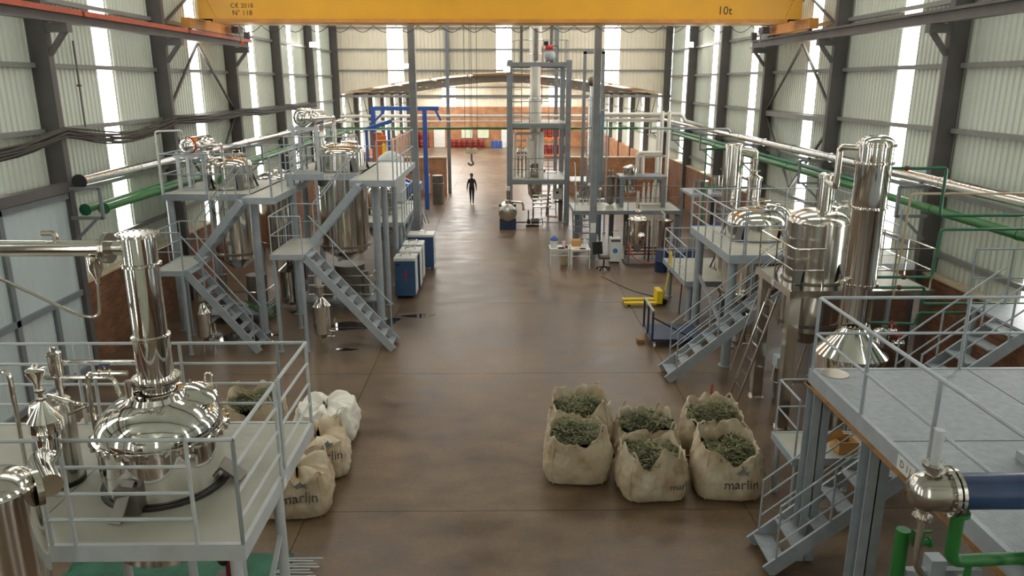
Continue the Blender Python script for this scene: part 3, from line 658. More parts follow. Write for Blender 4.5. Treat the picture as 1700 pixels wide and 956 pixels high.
# things under the platform
tp = MB(); 
n = 26
for i in range(n + 1):
    for j in range(9): tp.v.append((-6.4 + 3.2 * i / n, 9.35 + .75 * j / 8, .04 + .07 * abs(math.sin(i * 1.3 + j)) * (0 if j in (0, 8) else 1) + .02 * random.random()))
tp.f = [(i * 9 + j, (i + 1) * 9 + j, (i + 1) * 9 + j + 1, i * 9 + j + 1) for i in range(n) for j in range(8)]
o = tag(tp.build('tarpaulin', 'tarp'), 'crumpled green tarpaulin spread on the floor under the pot still platform', 'tarpaulin'); sm = o.modifiers.new('s', 'SOLIDIFY'); sm.thickness = .03
for k in range(7):
    y = 9.42 + .07 * k; tag(cyl('steel_rod', 'pale', (-3.3, y, .13 + .02 * (k % 2)), (-2.72 - .06 * (k % 3), y + .05, .1), .014, None, 8), 'loose thin steel rod lying on the green tarpaulin', 'rod', 'loose rods on the tarpaulin')
t = thing('floor_pump', 'dark pump standing under the pot still platform', 'pump', (-3.9, 9.3, 0))
MB().box(-4.1, -3.75, 9.25, 9.45, .16, .24).build('pump_base', 'dark', t, smooth=False); cyl('pump_motor', 'maroon', (-3.85, 9.35, .2), (-3.85, 9.35, .62), .1, t, 16); MB().ball((-3.95, 9.33, .5), .1, 12).build('volute', 'black', t)

# ---------------------------------------------------------------- two tall tank stills on the left with stair towers
def tower(lab, D, x0, x1, yf, yb, ext, hole, legs, plate_t, lower, upper, landing, lab_low, lab_up, n1, n2):
    t = thing('still_platform', lab, 'platform', ((x0 + x1) / 2, yf, 0)); hx, hy, hr = hole
    deck_with_hole(x0, x1, yf, yb, D, (hx, hy), hr + .04).build('deck_plate', 'deck', t, smooth=False); frame_beams(t, x0, x1, yf, yb, D, .17)
    ex0, ex1, ey0, ey1 = ext
    box('stair_deck', 'deck', ex0, ex1, ey0, ey1, D - .03, D, t); frame_beams(t, ex0, ex1, ey0, ey1, D - .0, .17)
    for x, y, r in legs: leg(t, x, y, D - .04, r)
    plate(plate_t, ((x0 + x1) / 2 + .2, yf - .051, D - .075), .1, parent=t)
    lv = (.55,)
    railing(t, [(x0, yb, D), (x0, yf, D), (x1, yf, D)], 1.1, lv, .02, 'galv', 1.2)
    railing(t, [(ex0 + .75, ey0, D), (ex1, ey0, D), (ex1, ey1, D)], 1.1, lv, .02, 'galv', .9)
    railing(t, [(x0, yb, D), (x1, yb, D), (ex1, yb, D)], 1.1, lv, .02, 'galv', 1.2)
    lx0, lx1, ly0, ly1, lz = landing                   # half-way landing
    box('landing_plate', 'deck', lx0, lx1, ly0, ly1, lz - .03, lz, t); frame_beams(t, lx0, lx1, ly0, ly1, lz, .13)
    for x, y in ((lx1 - .05, ly0 + .02), (lx0 + .05, ly0 + .02), (lx0 + .05, ly1 - .05)): leg(t, x, y, lz - .03, .05)
    railing(t, [(lx1, ly0, lz), (lx0, ly0, lz), (lx0, ly1, lz), (lx1, ly1, lz)], 1.0, (.5,), .018, 'galv', .8)
    stairs(lab_low, lower[0], lx1 + .02, 0, lz, lower[1], lower[1] + .75, n1, rails=('n', 'f') if lower[2] else ('f',), mid=0, rh=.9)
    stairs(lab_up, lx1 - .05, upper[0], lz, D, upper[1], upper[1] + .7, n2, rails=('n', 'f'), mid=0, rh=.95)
    return t
def tank(lab, cx, cy, r, zb, zt, D, mat='steel', dome_h=.28):
    t = thing('tank_still', lab, 'still', (cx, cy, 0)); z1 = zt - dome_h
    MB().lathe((cx, cy, 0), [(r * .3, zb - .35), (r, zb), (r, z1)] + dome(r, dome_h, z1), 56).build('shell', mat, t)
    MB().lathe((cx, cy, 0), [(r, zb + .1), (r + .035, zb + .11), (r + .035, zb + .17), (r, zb + .18)], 48).build('lower_band', 'drum', t)
    MB().lathe((cx, cy, 0), [(r + .03, D + .001), (r + .03, D + .03), (r, D + .03)], 48).build('deck_collar', 'drum', t)
    for a in (.6, 2.6, 3.9, 5.4):
        c, s = math.cos(a), math.sin(a); q = V((cx + c * (r + .14), cy + s * (r + .14), D + .01)); MB().bar(q, V((cx + c * r * .98, cy + s * r * .98, D + .42)), .18, .025).build('support_lug', 'dark', t, smooth=False)
    h = MB().lathe((cx + r * .35, cy + .1, zt - .1), [(r * .32, 0), (r * .32, .09), (r * .35, .1), (r * .35, .13), (r * .2, .16), (.001, .17)], 28, (.12, -.1, 1)).build('manhole', 'steel', t)
    MB().tube([(cx + r * .35 - .1, cy, zt + .07), (cx + r * .35 - .1, cy, zt + .15), (cx + r * .35 + .1, cy, zt + .15), (cx + r * .35 + .1, cy, zt + .07)], .014, 6, .03).build('handle', 'steel', h)
    return t, z1
tower('grey steel platform around the left-most tank still, plate D 18', 4.0, -9.4, -7.02, 21.0, 24.2, (-6.97, -6.2, 20.3, 24.2), (-7.98, 22.35, .62),
      ((-9.3, 21.1, .1), (-6.9, 20.85, .12), (-9.3, 24.1, .1), (-6.3, 24.1, .1)), 'D 18', (-6.5, 19.05, 1), (-6.95, 20.0), (-8.95, -8.25, 19.0, 20.7, 2.3),
      'lower steep grey flight below the red-flanged condenser platform, ending at the floor', 'upper steep grey flight up to the red-flanged condenser platform', 9, 7)
tower('grey steel platform around the larger tank still, plate D 14', 4.35, -6.45, -4.28, 22.7, 26.2, (-4.23, -3.05, 21.2, 26.2), (-5.05, 23.9, .77),
      ((-6.35, 22.75, .13), (-3.72, 22.1, .12), (-3.72, 23.72, .1), (-6.35, 26.1, .1), (-3.75, 26.1, .1)), 'D 14', (-2.95, 19.2, 0), (-3.9, 20.45), (-6.0, -5.2, 19.2, 21.3, 2.68),
      'lower steep grey flight reaching the floor near the blue cabinets', 'upper steep grey flight up to the wider tank still platform', 11, 7)
t, z1 = tank('polished tank still with red valves, smaller of two in tall platforms', -7.98, 22.35, .62, 1.95, 4.95, 4.0)
t, z1 = tank('polished tank still with a round dome, wider of two in tall platforms', -5.05, 23.9, .77, 1.85, 5.2, 4.35)
def drum_condenser(lab, cx, cy, z, r, L, fd, topz, red, tk):
    """horizontal shell on a frame above the deck with its vapour line"""
    t = thing('overhead_condenser', lab, 'condenser', (cx, cy, fd)); d = V((.16, 1, 0)).normalized(); a = V((cx, cy, z)); b = a + d * L
    MB().lathe(a, [(.001, -.2)] + [(r * math.sin(PI / 2 * k / 6), -.2 + .2 * (1 - math.cos(PI / 2 * k / 6))) for k in range(1, 7)] + [(r, L), (r * .7, L + .12), (.001, L + .16)], 36, d).build('shell', 'mirror', t)
    MB().flange(a + d * .06, d, r * 1.08, .05).build('bonnet_flange', 'redp' if red else 'steel', t)
    for x0 in (cx - .3, cx + .42):
        for y0 in (cy - .02, cy + L * .6): box('stand_post', 'pale', x0 - .045, x0 + .045, y0 - .045, y0 + .045, fd, z - r * .75, t)
    for y0 in (cy - .02, cy + L * .6): box('stand_beam', 'pale', cx - .4, cx + .5, y0 - .05, y0 + .05, z - r - .1, z - r, t)
    box('stand_base', 'pale', cx - .35, cx + .47, cy - .06, cy + .02, fd, fd + .07, t)
    MB().lathe((cx + .34, cy + .55, 0), [(.16, fd + .05), (.17, fd + .06), (.17, z - r - .15), (.05, z - r)], 24).build('vertical_pot', 'steel', t)
    tube('vapour_line', 'steel', [a + V((r * .6, .1, -.05)), a + V((r + .55, .15, 0)), (tk[0] - .22, tk[1], z), (tk[0] - .22, tk[1], topz)], .05, t, 12, .1)
    valve(t, (tk[0] - .22, tk[1], z - .28), (0, 0, 1), 1.2); MB().flange((tk[0] - .22, tk[1], z - .42), (0, 0, 1), .1, .03).flange((tk[0] - .22, tk[1], topz + .06), (0, 0, 1), .1, .03).build('flange', 'steel', t)
    if red: valve(t, (cx + .35, cy + .15, fd + .45), (0, 1, 0), 1.4)
    return t
drum_condenser('mirror drum condenser with red flange above the smaller tank still', -8.9, 21.7, 5.28, .23, 1.1, 4.0, 4.75, True, (-7.9, 22.2))
drum_condenser('mirror drum condenser above the larger tank still, without red flange', -6.0, 23.2, 5.98, .27, 1.2, 4.35, 5.05, False, (-4.95, 23.8))
tube('vent_pipe', 'white', [(-9.42, 20.95, 4.0), (-9.42, 20.95, 5.72), (-8.9, 21.4, 5.72), (-8.9, 21.6, 5.5)], .025, None); tag(bpy.context.scene.objects['vent_pipe'], 'thin white vent pipe rising beside the smaller drum condenser', 'pipe')
# receivers standing on the floor below
def florentine(lab, cx, cy, r, h, cup=True, sc=1):
    t = thing('oil_separator', lab, 'separator', (cx, cy, 0))
    MB().lathe((cx, cy, 0), [(r * .3, .14), (r, .3), (r, h), (r * 1.08, h + .01), (r * 1.08, h + .03), (r * .3, h + .26), (r * .22, h + .28)], 32).build('body', 'steel', t)
    if cup: MB().lathe((cx - .02, cy, 0), [(r * .22, h + .28), (r * .25, h + .34), (r * .5, h + .36), (r * .5, h + .52), (r * .55, h + .53), (r * .55, h + .56), (.001, h + .57)], 20).build('sight_cup', 'brushed', t)
    for k in range(3): a = 2.1 * k + .4; cyl('leg', 'steel', (cx + r * .9 * math.cos(a), cy + r * .9 * math.sin(a), 0), (cx + r * .85 * math.cos(a), cy + r * .85 * math.sin(a), .4), .018, t, 8)
    tube('overflow_pipe', 'steel', [(cx + r * .3, cy - r * .2, .2), (cx + r * 1.5, cy - .05, .2), (cx + r * 1.5, cy - .05, h * .7)], .02, t, 8, .05); valve(t, (cx + r * 1.2, cy - .05, .35), (1, 0, 0), .7, hw='yel')
    return t
florentine('small polished oil separator under the plate D 18 stair landing', -8.15, 19.7, .2, .95)
florentine('polished oil separator with yellow tap under the plate D 14 stair', -5.0, 19.95, .24, 1.05)
florentine('polished oil separator in shade behind the lower left stairs', -6.72, 23.25, .34, 1.25)
florentine('polished oil separator in shade between the two tall platforms', -6.85, 24.75, .36, 1.35)
# low platform behind the larger tower with another vessel
t = thing('low_platform', 'low grey platform with railing behind the larger tank still', 'platform', (-4, 29, 0))
box('deck_plate', 'deck', -6.2, -3.7, 27.6, 32.0, 1.97, 2.0, t); frame_beams(t, -6.2, -3.7, 27.6, 32.0, 2.0)
for x, y in ((-6.1, 27.7), (-3.8, 27.7), (-3.8, 31.9), (-3.8, 29.8), (-6.1, 31.9)): leg(t, x, y, 1.97, .08)
railing(t, [(-6.2, 27.6, 2), (-3.7, 27.6, 2), (-3.7, 32, 2)], 1.1, (.55,), .02, 'galv', .7); MB().bar((-3.7, 27.7, 1.1), (-3.7, 31.5, 1.9), .1, .1).build('brace', 'galv', t, smooth=False)
tank('polished vessel on the low platform behind the larger tower', -4.85, 29.6, .55, 1.3, 3.25, 2.0)
t, z1 = tank('polished vessel by the wall behind the smaller tank still tower', -8.3, 27.5, .6, 1.2, 3.9, 3.3)
for a in (.5, 2.1, 3.7, 5.3): cyl('leg', 'galv', (-8.3 + .55 * math.cos(a), 27.5 + .55 * math.sin(a), 0), (-8.3 + .55 * math.cos(a), 27.5 + .55 * math.sin(a), 1.5), .05, t)
t = thing('process_skid', 'dark shadowed skid of pipes under the tall tank platforms', 'skid', (-5.2, 24, 0))
for x, y, r, h in ((-5.6, 23.3, .16, 1.3), (-5.05, 24.2, .5, 1.25), (-4.4, 23.4, .12, 1.2)): cyl('pot', 'drum', (x, y, .35), (x, y, h), r, t, 20)
MB().box(-6.2, -4.0, 22.9, 24.6, .3, .36).build('skid_plate', 'grey', t, smooth=False)
for x in (-6.1, -4.1):
    for y in (23.0, 24.5): box('skid_leg', 'grey', x - .03, x + .03, y - .03, y + .03, 0, .3, t)
for z in (.55, .85, 1.15): tube('skid_pipe', 'steel', [(-6.1, 22.95, z), (-4.1, 22.95, z), (-4.1, 24.2, z)], .025, t)
t = thing('process_skid', 'dark shadowed skid of pipes under the smaller tank platform', 'skid', (-8, 22.3, 0))
for x, y, r, h in ((-8.5, 22.2, .14, 1.4), (-7.6, 22.6, .3, 1.3)): cyl('pot', 'drum', (x, y, .3), (x, y, h), r, t, 20)
MB().box(-8.9, -7.1, 21.6, 23.0, .24, .3).build('skid_plate', 'grey', t, smooth=False)
for x in (-8.8, -7.2):
    for y in (21.7, 22.9): box('skid_leg', 'grey', x - .03, x + .03, y - .03, y + .03, 0, .24, t)
for z in (.6, 1.0): tube('skid_pipe', 'steel', [(-8.9, 21.6, z), (-7.1, 21.6, z), (-7.0, 22.6, z)], .022, t)
hs = MB()
for k in range(6): hs.tube([(-7.6 + .05 * k, 21.3 + .03 * k, .9 - .05 * k), (-7.2 + .1 * k, 21.2, .45 - .04 * k), (-6.7 + .04 * k, 21.5, .75 - .06 * k)], .012, 5, .2)
tag(hs.build('green_hoses', 'green'), 'thin green hoses hanging under the smaller tank platform', 'hoses')['kind'] = 'stuff'
# blue cabinets
for k, (x, y, lab) in enumerate(((-3.24, 24.3, 'blue steel cabinet with white top and a red mark on its front'), (-3.2, 25.35, 'blue cabinet directly behind the red-marked one'), (-3.22, 26.5, 'blue cabinet third back from the red-marked one'), (-3.12, 28.3, 'wide blue cabinet at the back of the cabinet row, before the pillar'))):
    t = thing('blue_cabinet', lab, 'cabinet', (x, y, 0), 'blue cabinets in a row'); w = .34 if k < 3 else .48
    box('body', 'blue', x - w, x + w, y, y + .75, .1, 1.3, t, .015); box('top', 'white', x - w - .02, x + w + .02, y - .02, y + .77, 1.3, 1.4, t, .01)
    box('side_panel', 'white', x + w, x + w + .01, y + .06, y + .72, .14, 1.28, t)
    for a in (-w + .08, w - .08):
        for b in (.08, .67): cyl('caster', 'black', (x + a - .02, y + b, .05), (x + a + .02, y + b, .05), .05, t, 12)
    box('latch', 'black', x - w + .06, x - w + .16, y - .01, y, 1.15, 1.2, t)
    if k == 0:
        link('red_mark', text_mesh('1', .5, lambda a, b: (x + .02 + a, y - .004, .78 + b)), 'redp', t, False)
    tube('top_pipe', 'steel', [(x - .15, y + .2, 1.4), (x - .15, y + .2, 1.5), (x + .15, y + .35, 1.5), (x + .15, y + .35, 1.4)], .025, t)
# ---------------------------------------------------------------- near right tread-plate platform
D = 3.0
t = thing('tread_platform', 'grey tread-plate platform with rusty edge, plate D 11', 'platform', (6, 8, 0))
for y0, y1 in ((3.4, 5.6), (5.62, 7.86), (7.88, 10.1)):
    for x0, x1 in ((4.5, 6.7), (6.72, 9.7)): box('tread_plate', 'tread', x0, x1, y0, y1, D - .02, D, t)
frame_beams(t, 4.5, 9.7, 3.4, 10.1, D - .0, .2, 'galv', .06)
for a in ((4.38, 4.52, 3.35, 10.16), (4.4, 9.7, 10.0, 10.18)): box('rusty_flange', 'rust', a[0], a[1], a[2], a[3], D - .215, D - .2, t)
for x, y in ((4.56, 10.0), (4.56, 8.3), (4.56, 5.0), (9.5, 10.0), (9.5, 6.5)): leg(t, x, y, D - .2, .13, 'I', 'galv')
plate('D 11', (4.44, 7.42, D - .1), .11, parent=t, n='l', w=.36)
railing(t, [(9.6, 10.12, D), (4.47, 10.12, D), (4.47, 3.6, D)], 1.08, (.55,), .024, 'galv', posts=[(4.47, 10.12, D), (4.47, 8.6, D), (4.47, 7.1, D), (4.47, 5.4, D), (6.6, 10.12, D), (8.6, 10.12, D)])
stairs('grey stair climbing under the tread-plate platform from the bags', 3.88, 5.75, 0, 1.65, 9.55, 10.3, 6, mid=2, rh=.95, rr=.016, posts=3, sh=.22)
tag(MB().cyl((4.72, 9.95, D), (4.72, 9.95, D + .012), .19, n=28).build('round_lid', 'brushed'), 'flat round steel lid lying on the tread-plate deck corner', 'lid')
t = thing('step_landing', 'small grey landing with railing behind the tread-plate platform legs', 'platform', (5.4, 11.5, 0))
box('deck_plate', 'deck', 4.75, 6.1, 11.05, 11.95, 1.07, 1.1, t); frame_beams(t, 4.75, 6.1, 11.05, 11.95, 1.1, .12)
for x in (4.8, 6.05):
    for y in (11.1, 11.9): leg(t, x, y, 1.07, .04)
railing(t, [(4.75, 11.05, 1.1), (4.75, 11.95, 1.1), (6.1, 11.95, 1.1)], 1.0, (.5,), .018, 'galv', .65)
t = thing('cardboard_box', 'open cardboard box on the small landing', 'box', (5.65, 11.3, 1.1))
b = MB().box(5.5, 5.52, 11.15, 11.45, 1.1, 1.32).box(5.8, 5.82, 11.15, 11.45, 1.1, 1.32).box(5.5, 5.82, 11.13, 11.15, 1.1, 1.32).box(5.5, 5.82, 11.45, 11.47, 1.1, 1.32).box(5.5, 5.82, 11.15, 11.45, 1.1, 1.11).build('carton', 'box', t, smooth=False)
MB().bar((5.5, 11.3, 1.32), (5.42, 11.3, 1.45), .02, .3).build('flap', 'box', t, smooth=False)
# blue heat exchanger on the platform edge
t = thing('heat_exchanger', 'blue shell heat exchanger with bolted stainless bonnet', 'exchanger', (4.5, 5.55, 3.2)); y, z = 5.55, 3.72
cyl('shell', 'hx', (3.72, y, z), (6.6, y, z), .15, t, 36)
MB().lathe((3.7, y, z), [(.001, -.33), (.08, -.325), (.14, -.28), (.165, -.21), (.168, -.03)], 36, (1, 0, 0)).build('bonnet', 'brushed', t)
MB().flange((3.68, y, z), (1, 0, 0), .21, .035, 16, .013).flange((3.73, y, z), (1, 0, 0), .21, .03).build('bolted_flange', 'brushed', t)
nz = MB().cyl((3.55, y, z + .15), (3.55, y, z + .24), .05, n=16).flange((3.55, y, z + .24), (0, 0, 1), .09, .025, 6, .01).build('top_nozzle', 'brushed', t); cyl('plastic_sleeve', 'pale', (3.55, y, z + .25), (3.55, y, z + .56), .036, nz, 16, .04)
n2 = MB().cyl((3.52, y, z - .15), (3.52, y, z - .24), .035, n=16).flange((3.52, y, z - .24), (0, 0, 1), .08, .025, 6, .01).build('bottom_nozzle', 'brushed', t)
tube('drain_pipe', 'brushed', [(3.52, y, z - .24), (3.52, y, z - .72), (3.72, y + .02, z - .92), (4.5, y + .05, z - .92)], .028, n2, 10, .12)
MB().box(4.6, 4.8, y - .12, y + .12, 3.03, z - .15).build('saddle', 'hx', t, smooth=False); box('saddle_plate', 'galv', 4.5, 4.95, y - .18, y + .18, 3.0, 3.03, t)
MB().cyl((4.55, y - .02, z + .16), (4.55, y - .02, z + .25), .04, n=12).build('vent_boss', 'hx', t)
t = thing('cooling_pipe', 'green flanged cooling water pipe below the blue heat exchanger', 'pipe', (3.95, 5.6, 2))
tube('pipe', 'green', [(3.82, 5.55, 3.56), (3.82, 5.55, 3.05), (4.6, 5.6, 3.05)], .055, t, 16, .1); MB().flange((3.82, 5.55, 3.52), (0, 0, 1), .09, .035, 8, .01).build('flange', 'green', t)
cyl('branch', 'green', (4.0, 5.57, 3.05), (4.0, 5.57, 1.2), .028, t, 12); MB().flange((4.0, 5.57, 2.84), (0, 0, 1), .06, .05).build('branch_flange', 'green', t)
t = thing('cooling_pipe', 'green upright pipe with a side valve under the exchanger bonnet', 'pipe', (3.6, 5.9, 0)); cyl('pipe', 'green', (3.62, 5.95, 0), (3.62, 5.95, 3.1), .062, t, 20)
valve(t, (3.78, 5.9, 3.0), (1, 0, 0), .9, 'green', 'green'); MB().flange((3.75, 5.95, 3.0), (1, 0, 0), .08, .04).build('flange', 'green', t)
t = thing('platform_prop', 'grey box-section prop beside the green cooling pipes', 'post', (3.95, 5.9, 0)); box('post', 'galv', 3.9, 4.04, 5.9, 6.04, 0, 2.8, t); box('cross_arm', 'galv', 3.7, 4.4, 5.93, 6.0, 2.6, 2.68, t)
t = thing('blue_machine', 'dark blue machine body standing on the tread-plate deck', 'machine', (6.2, 7.1, 3)); box('housing', 'hx', 5.75, 6.6, 6.8, 7.4, 3.1, 3.6, t, .04); box('skid', 'galv', 5.65, 6.7, 6.75, 7.45, 3.0, 3.1, t); cyl('port', 'black', (5.7, 7.1, 3.42), (5.76, 7.1, 3.42), .12, t, 20)
# stair and landing behind, against the right wall
stairs('grey stair rising toward the right wall behind the tread-plate platform', 6.9, 8.7, 1.5, 3.0, 11.75, 12.5, 6, mid=1, rr=.018, posts=3)
t = thing('half_landing', 'small grey half landing at the foot of the right wall stair', 'platform', (6.6, 12.1, 0)); box('deck_plate', 'galv', 6.25, 6.92, 11.75, 12.5, 1.46, 1.5, t)
for x in (6.3, 6.86):
    for y in (11.8, 12.45): leg(t, x, y, 1.46, .04)
t = thing('wall_landing', 'grey landing at the right wall above the tread-plate platform', 'platform', (9.3, 12.5, 0)); box('deck_plate', 'galv', 8.7, 10.1, 11.6, 13.4, 2.95, 3.0, t)
for x, y in ((8.8, 11.7), (8.8, 13.3), (10.0, 13.3), (10.0, 11.7)): leg(t, x, y, 2.95, .05)
railing(t, [(8.7, 11.6, 3), (10.1, 11.6, 3)], 1.05, (.5,), .02, 'galv', .7); railing(t, [(8.7, 13.4, 3), (10.1, 13.4, 3)], 1.05, (.5,), .02, 'galv', .7)
# ---------------------------------------------------------------- stainless column still
D = 3.0
t = thing('stainless_platform', 'square stainless platform on box legs around the brushed tank', 'platform', (7, 15.3, 0)); hx, hy = 6.55, 15.35
deck_with_hole(5.75, 7.6, 14.35, 16.35, D, (hx, hy), .64).build('deck_plate', 'brushed', t, smooth=False); box('deck_plate', 'deck', 7.62, 8.55, 14.35, 16.35, D - .03, D, t)
frame_beams(t, 5.75, 8.55, 14.35, 16.35, D, .14, 'brushed', .04)
for x, y in ((5.84, 16.1), (5.84, 14.45), (8.45, 14.45), (8.45, 16.25)): leg(t, x, y, D - .14, .11, 'square', 'brushed')
railing(t, [(7.6, 16.35, D), (5.75, 16.35, D), (5.75, 14.35, D), (6.35, 14.35, D)], .85, (.42,), .018, 'steel', .9); railing(t, [(7.0, 14.35, D), (8.5, 14.35, D), (8.5, 16.35, D), (7.6, 16.35, D)], .85, (.42,), .018, 'steel', .8)
box('blank_plate', 'white', 5.7, 5.708, 15.2, 15.36, 2.87, 2.99, t); box('cross_beam', 'brushed', 5.84, 8.45, 14.42, 14.48, 1.0, 1.08, t)
t, z1 = tank('brushed stainless tank with rust streak and slim neck', hx, hy, .6, 1.95, 4.5, D, 'brushed', .26)
MB().lathe((hx + .05, hy - .1, 0), [(.18, 4.42), (.2, 4.44), (.2, 4.47), (.15, 4.48), (.15, 5.12), (.165, 5.13), (.165, 5.2)] + dome(.16, .05, 5.2, 4), 28).build('neck', 'steel', t)
valve(t, (hx + .42, hy - .15, 4.55), (1, 0, 0), 1.0, hw='steel'); MB().lathe((hx, hy, 0), [(.6, 4.2), (.61, 4.205), (.61, 4.23), (.6, 4.235)], 48).build('weld_band', 'steel', t)
t = thing('rectifying_column', 'tall gleaming rectifying column standing on a polished cone pot', 'column', (6.66, 13.5, 0)); cx, cy = 6.66, 13.5
MB().lathe((cx, cy, 0), [(.24, 2.45), (.24, 3.36), (.29, 3.38), (.29, 4.78), (.295, 4.79), (.295, 4.83), (.3, 4.84), (.3, 5.95)] + dome(.3, .14, 5.97), 48).build('column_shell', 'steel', t)
for z, r in ((5.93, .3), (5.62, .3), (4.81, .295), (3.38, .29), (2.56, .25)):
    b = MB().lathe((cx, cy, z), [(r, -.02), (r + .025, -.015), (r + .025, .015), (r, .02)], 48).build('flange_ring', 'steel', t)
    if z != 4.81: clamp_ring(MB(), (cx, cy, z), r + .02, 18, .014).build('clamps', 'steel', b, smooth=False)['kind'] = 'stuff'
MB().lathe((cx - .1, cy - .2, 0), [(.62, .4), (.63, 2.05), (.66, 2.06), (.66, 2.1), (.22, 2.56), (.2, 2.6)], 56).build('cone_pot', 'mirror', t)
for a in (.5, 2.6, 4.7): cyl('leg', 'brushed', (cx - .1 + .5 * math.cos(a), cy - .2 + .5 * math.sin(a), 0), (cx - .1 + .5 * math.cos(a), cy - .2 + .5 * math.sin(a), .5), .04, t)
tube('reflux_pipe', 'steel', [(hx + .02, hy - .14, 5.08), (hx - .08, hy - .5, 5.08), (cx - .42, cy + .5, 5.1), (cx - .42, cy + .5, 5.86), (cx - .2, cy + .1, 5.86)], .06, t, 14, .1)
tube('side_pipe', 'steel', [(cx - .28, cy - .1, 3.5), (cx - .33, cy - .14, 3.5), (cx - .33, cy - .14, 2.5)], .035, t, 10, .04)
MB().lathe((cx + .42, cy - .25, 0), [(.12, 2.15), (.14, 2.18), (.14, 2.5), (.16, 2.51), (.16, 2.54), (.08, 2.58), (.001, 2.59)], 24).build('side_receiver', 'steel', t); valve(t, (cx + .72, cy - .3, 2.3), (1, 0, 0), 1.2); valve(t, (cx + .62, cy - .2, 2.52), (1, 0, 0), 1.0)
for nm, lab, path in (('upper', 'thin dark green cooling loop from the upper rectifying column', [(cx + .3, cy, 5.52), (cx + .95, cy + .1, 5.5), (8.1, cy + .2, 5.5), (8.1, cy + .2, 4.62), (10.2, cy + .2, 4.62)]),
                      ('lower', 'thin dark green cooling pipe bent down to the column foot flange', [(cx + .3, cy, 3.5), (8.0, cy, 3.5), (8.05, cy, 4.4), (10.2, cy, 4.4)]),
                      ('foot', 'thin dark green pipe zigzag just below the column foot flange', [(cx + .28, cy, 3.3), (7.9, cy, 3.3), (7.9, cy, 2.98), (10.2, cy, 2.98)]),
                      ('base', 'thin dark green pipe zigzag at the cone pot neck', [(cx + .26, cy, 2.62), (7.82, cy, 2.58), (7.86, cy, 2.8), (10.2, cy, 2.8)])):
    t = thing('cooling_line', lab, 'pipe', path[0]); tube('pipe', 'dgreen', path, .028, t, 8, .06)
    q = V(path[1]).lerp(V(path[0]), .5); MB().flange(q, (1, 0, 0), .045, .05).build('union', 'maroon', t)
t = thing('white_riser', 'thin pale riser pipe beside the rectifying column', 'pipe', (7.7, 13.9, 3)); tube('pipe', 'ledge', [(7.55, 13.9, 3.0), (7.62, 13.9, 5.0), (10.0, 13.9, 5.0), (10.0, 13.9, 4.85)], .022, t)
t = thing('green_pump', 'green floor-mounted pump with a dark motor behind the rectifying column', 'pump', (8.2, 14.9, 0)); box('base', 'tarp', 7.9, 8.6, 14.7, 15.2, 0, .1, t); cyl('motor', 'tarp', (7.95, 14.95, .32), (8.5, 14.95, .32), .2, t, 20); cyl('coupling', 'dark', (7.8, 14.95, .32), (7.95, 14.95, .32), .1, t)
t = thing('step_ladder', 'slim stainless step ladder under the stainless platform', 'ladder', (5.6, 15.2, 0))
for y in (14.95, 15.45): MB().bar((4.95, y, 0), (5.72, y, 2.75), .05, .03).build('side_rail', 'brushed', t, smooth=False)
for k in range(8): bar('rung', 'brushed', (5.05 + .09 * k, 14.95, .3 + .32 * k), (5.05 + .09 * k, 15.45, .3 + .32 * k), .04, .02, t)
for y in (14.95, 15.45): tube('handrail', 'steel', [(5.0, y, .9), (5.45, y, 2.6)], .016, t)
t = thing('dosing_pump', 'small pale blue pump on pipework under the stainless platform', 'pump', (6.2, 15.6, 0)); MB().box(6.05, 6.35, 15.5, 15.8, .9, 1.15).build('pump_head', 'cladcool', t, smooth=False); box('stand', 'brushed', 6.1, 6.3, 15.55, 15.75, 0, .9, t); tube('suction_pipe', 'steel', [(6.05, 15.6, 1.0), (5.95, 15.5, .6), (6.4, 15.4, .5), (6.6, 15.4, 1.5)], .02, t)
# ---------------------------------------------------------------- dome still platform further back
D = 2.95
t = thing('dome_platform', 'grey platform on round legs around the low dome still', 'platform', (7.3, 19.7, 0)); hx, hy = 6.85, 20.0
deck_with_hole(5.55, 8.3, 17.8, 21.6, D, (hx, hy), .82).build('deck_plate', 'deckw', t, smooth=False); box('deck_plate', 'deckw', 8.32, 9.6, 17.8, 21.6, D - .03, D, t); frame_beams(t, 5.55, 9.6, 17.8, 21.6, D, .2)
for x, y in ((5.7, 18.05), (5.75, 21.4), (9.4, 18.0), (9.4, 21.4)): leg(t, x, y, D - .03, .12)
lv = (.36, .72)
railing(t, [(5.52, 21.6, D), (5.52, 17.78, D), (5.85, 17.78, D)], 1.1, lv, .022, 'galv', .75); railing(t, [(5.9, 17.78, D), (6.8, 17.78, D)], 1.1, lv, .022, 'galv', .9); railing(t, [(5.52, 21.62, D), (9.6, 21.62, D), (9.6, 17.8, D)], 1.1, lv, .02, 'galv', 1.2)
bar('brace', 'galv', (5.75, 21.4, 1.6), (5.9, 18.2, .4), .08, .08, t)
t, z1 = tank('low wide dome still sunk in the grey platform, with a big return bend', hx, hy, .78, 1.3, 3.8, D, 'steel', .42)
MB().tube([(hx + .35, hy + .3, 3.55), (hx + .6, hy + .32, 3.66), (hx + .85, hy + .2, 3.5), (hx + .88, hy + .15, 3.05)], .2, 20, .2).build('return_bend', 'mirror', t)
t = thing('twin_columns', 'pair of polished columns joined by an arched pipe behind the dome still', 'columns', (7, 22.0, 0))
MB().lathe((6.76, 22.1, 0), [(.25, 1.2), (.25, 5.2), (.27, 5.21), (.27, 5.26)] + dome(.25, .05, 5.26, 3), 32).build('tall_column', 'steel', t); MB().lathe((7.42, 22.1, 0), [(.2, 1.2), (.2, 4.25), (.23, 4.26), (.23, 4.32), (.1, 4.38), (.06, 4.4)], 28).build('short_column', 'steel', t)
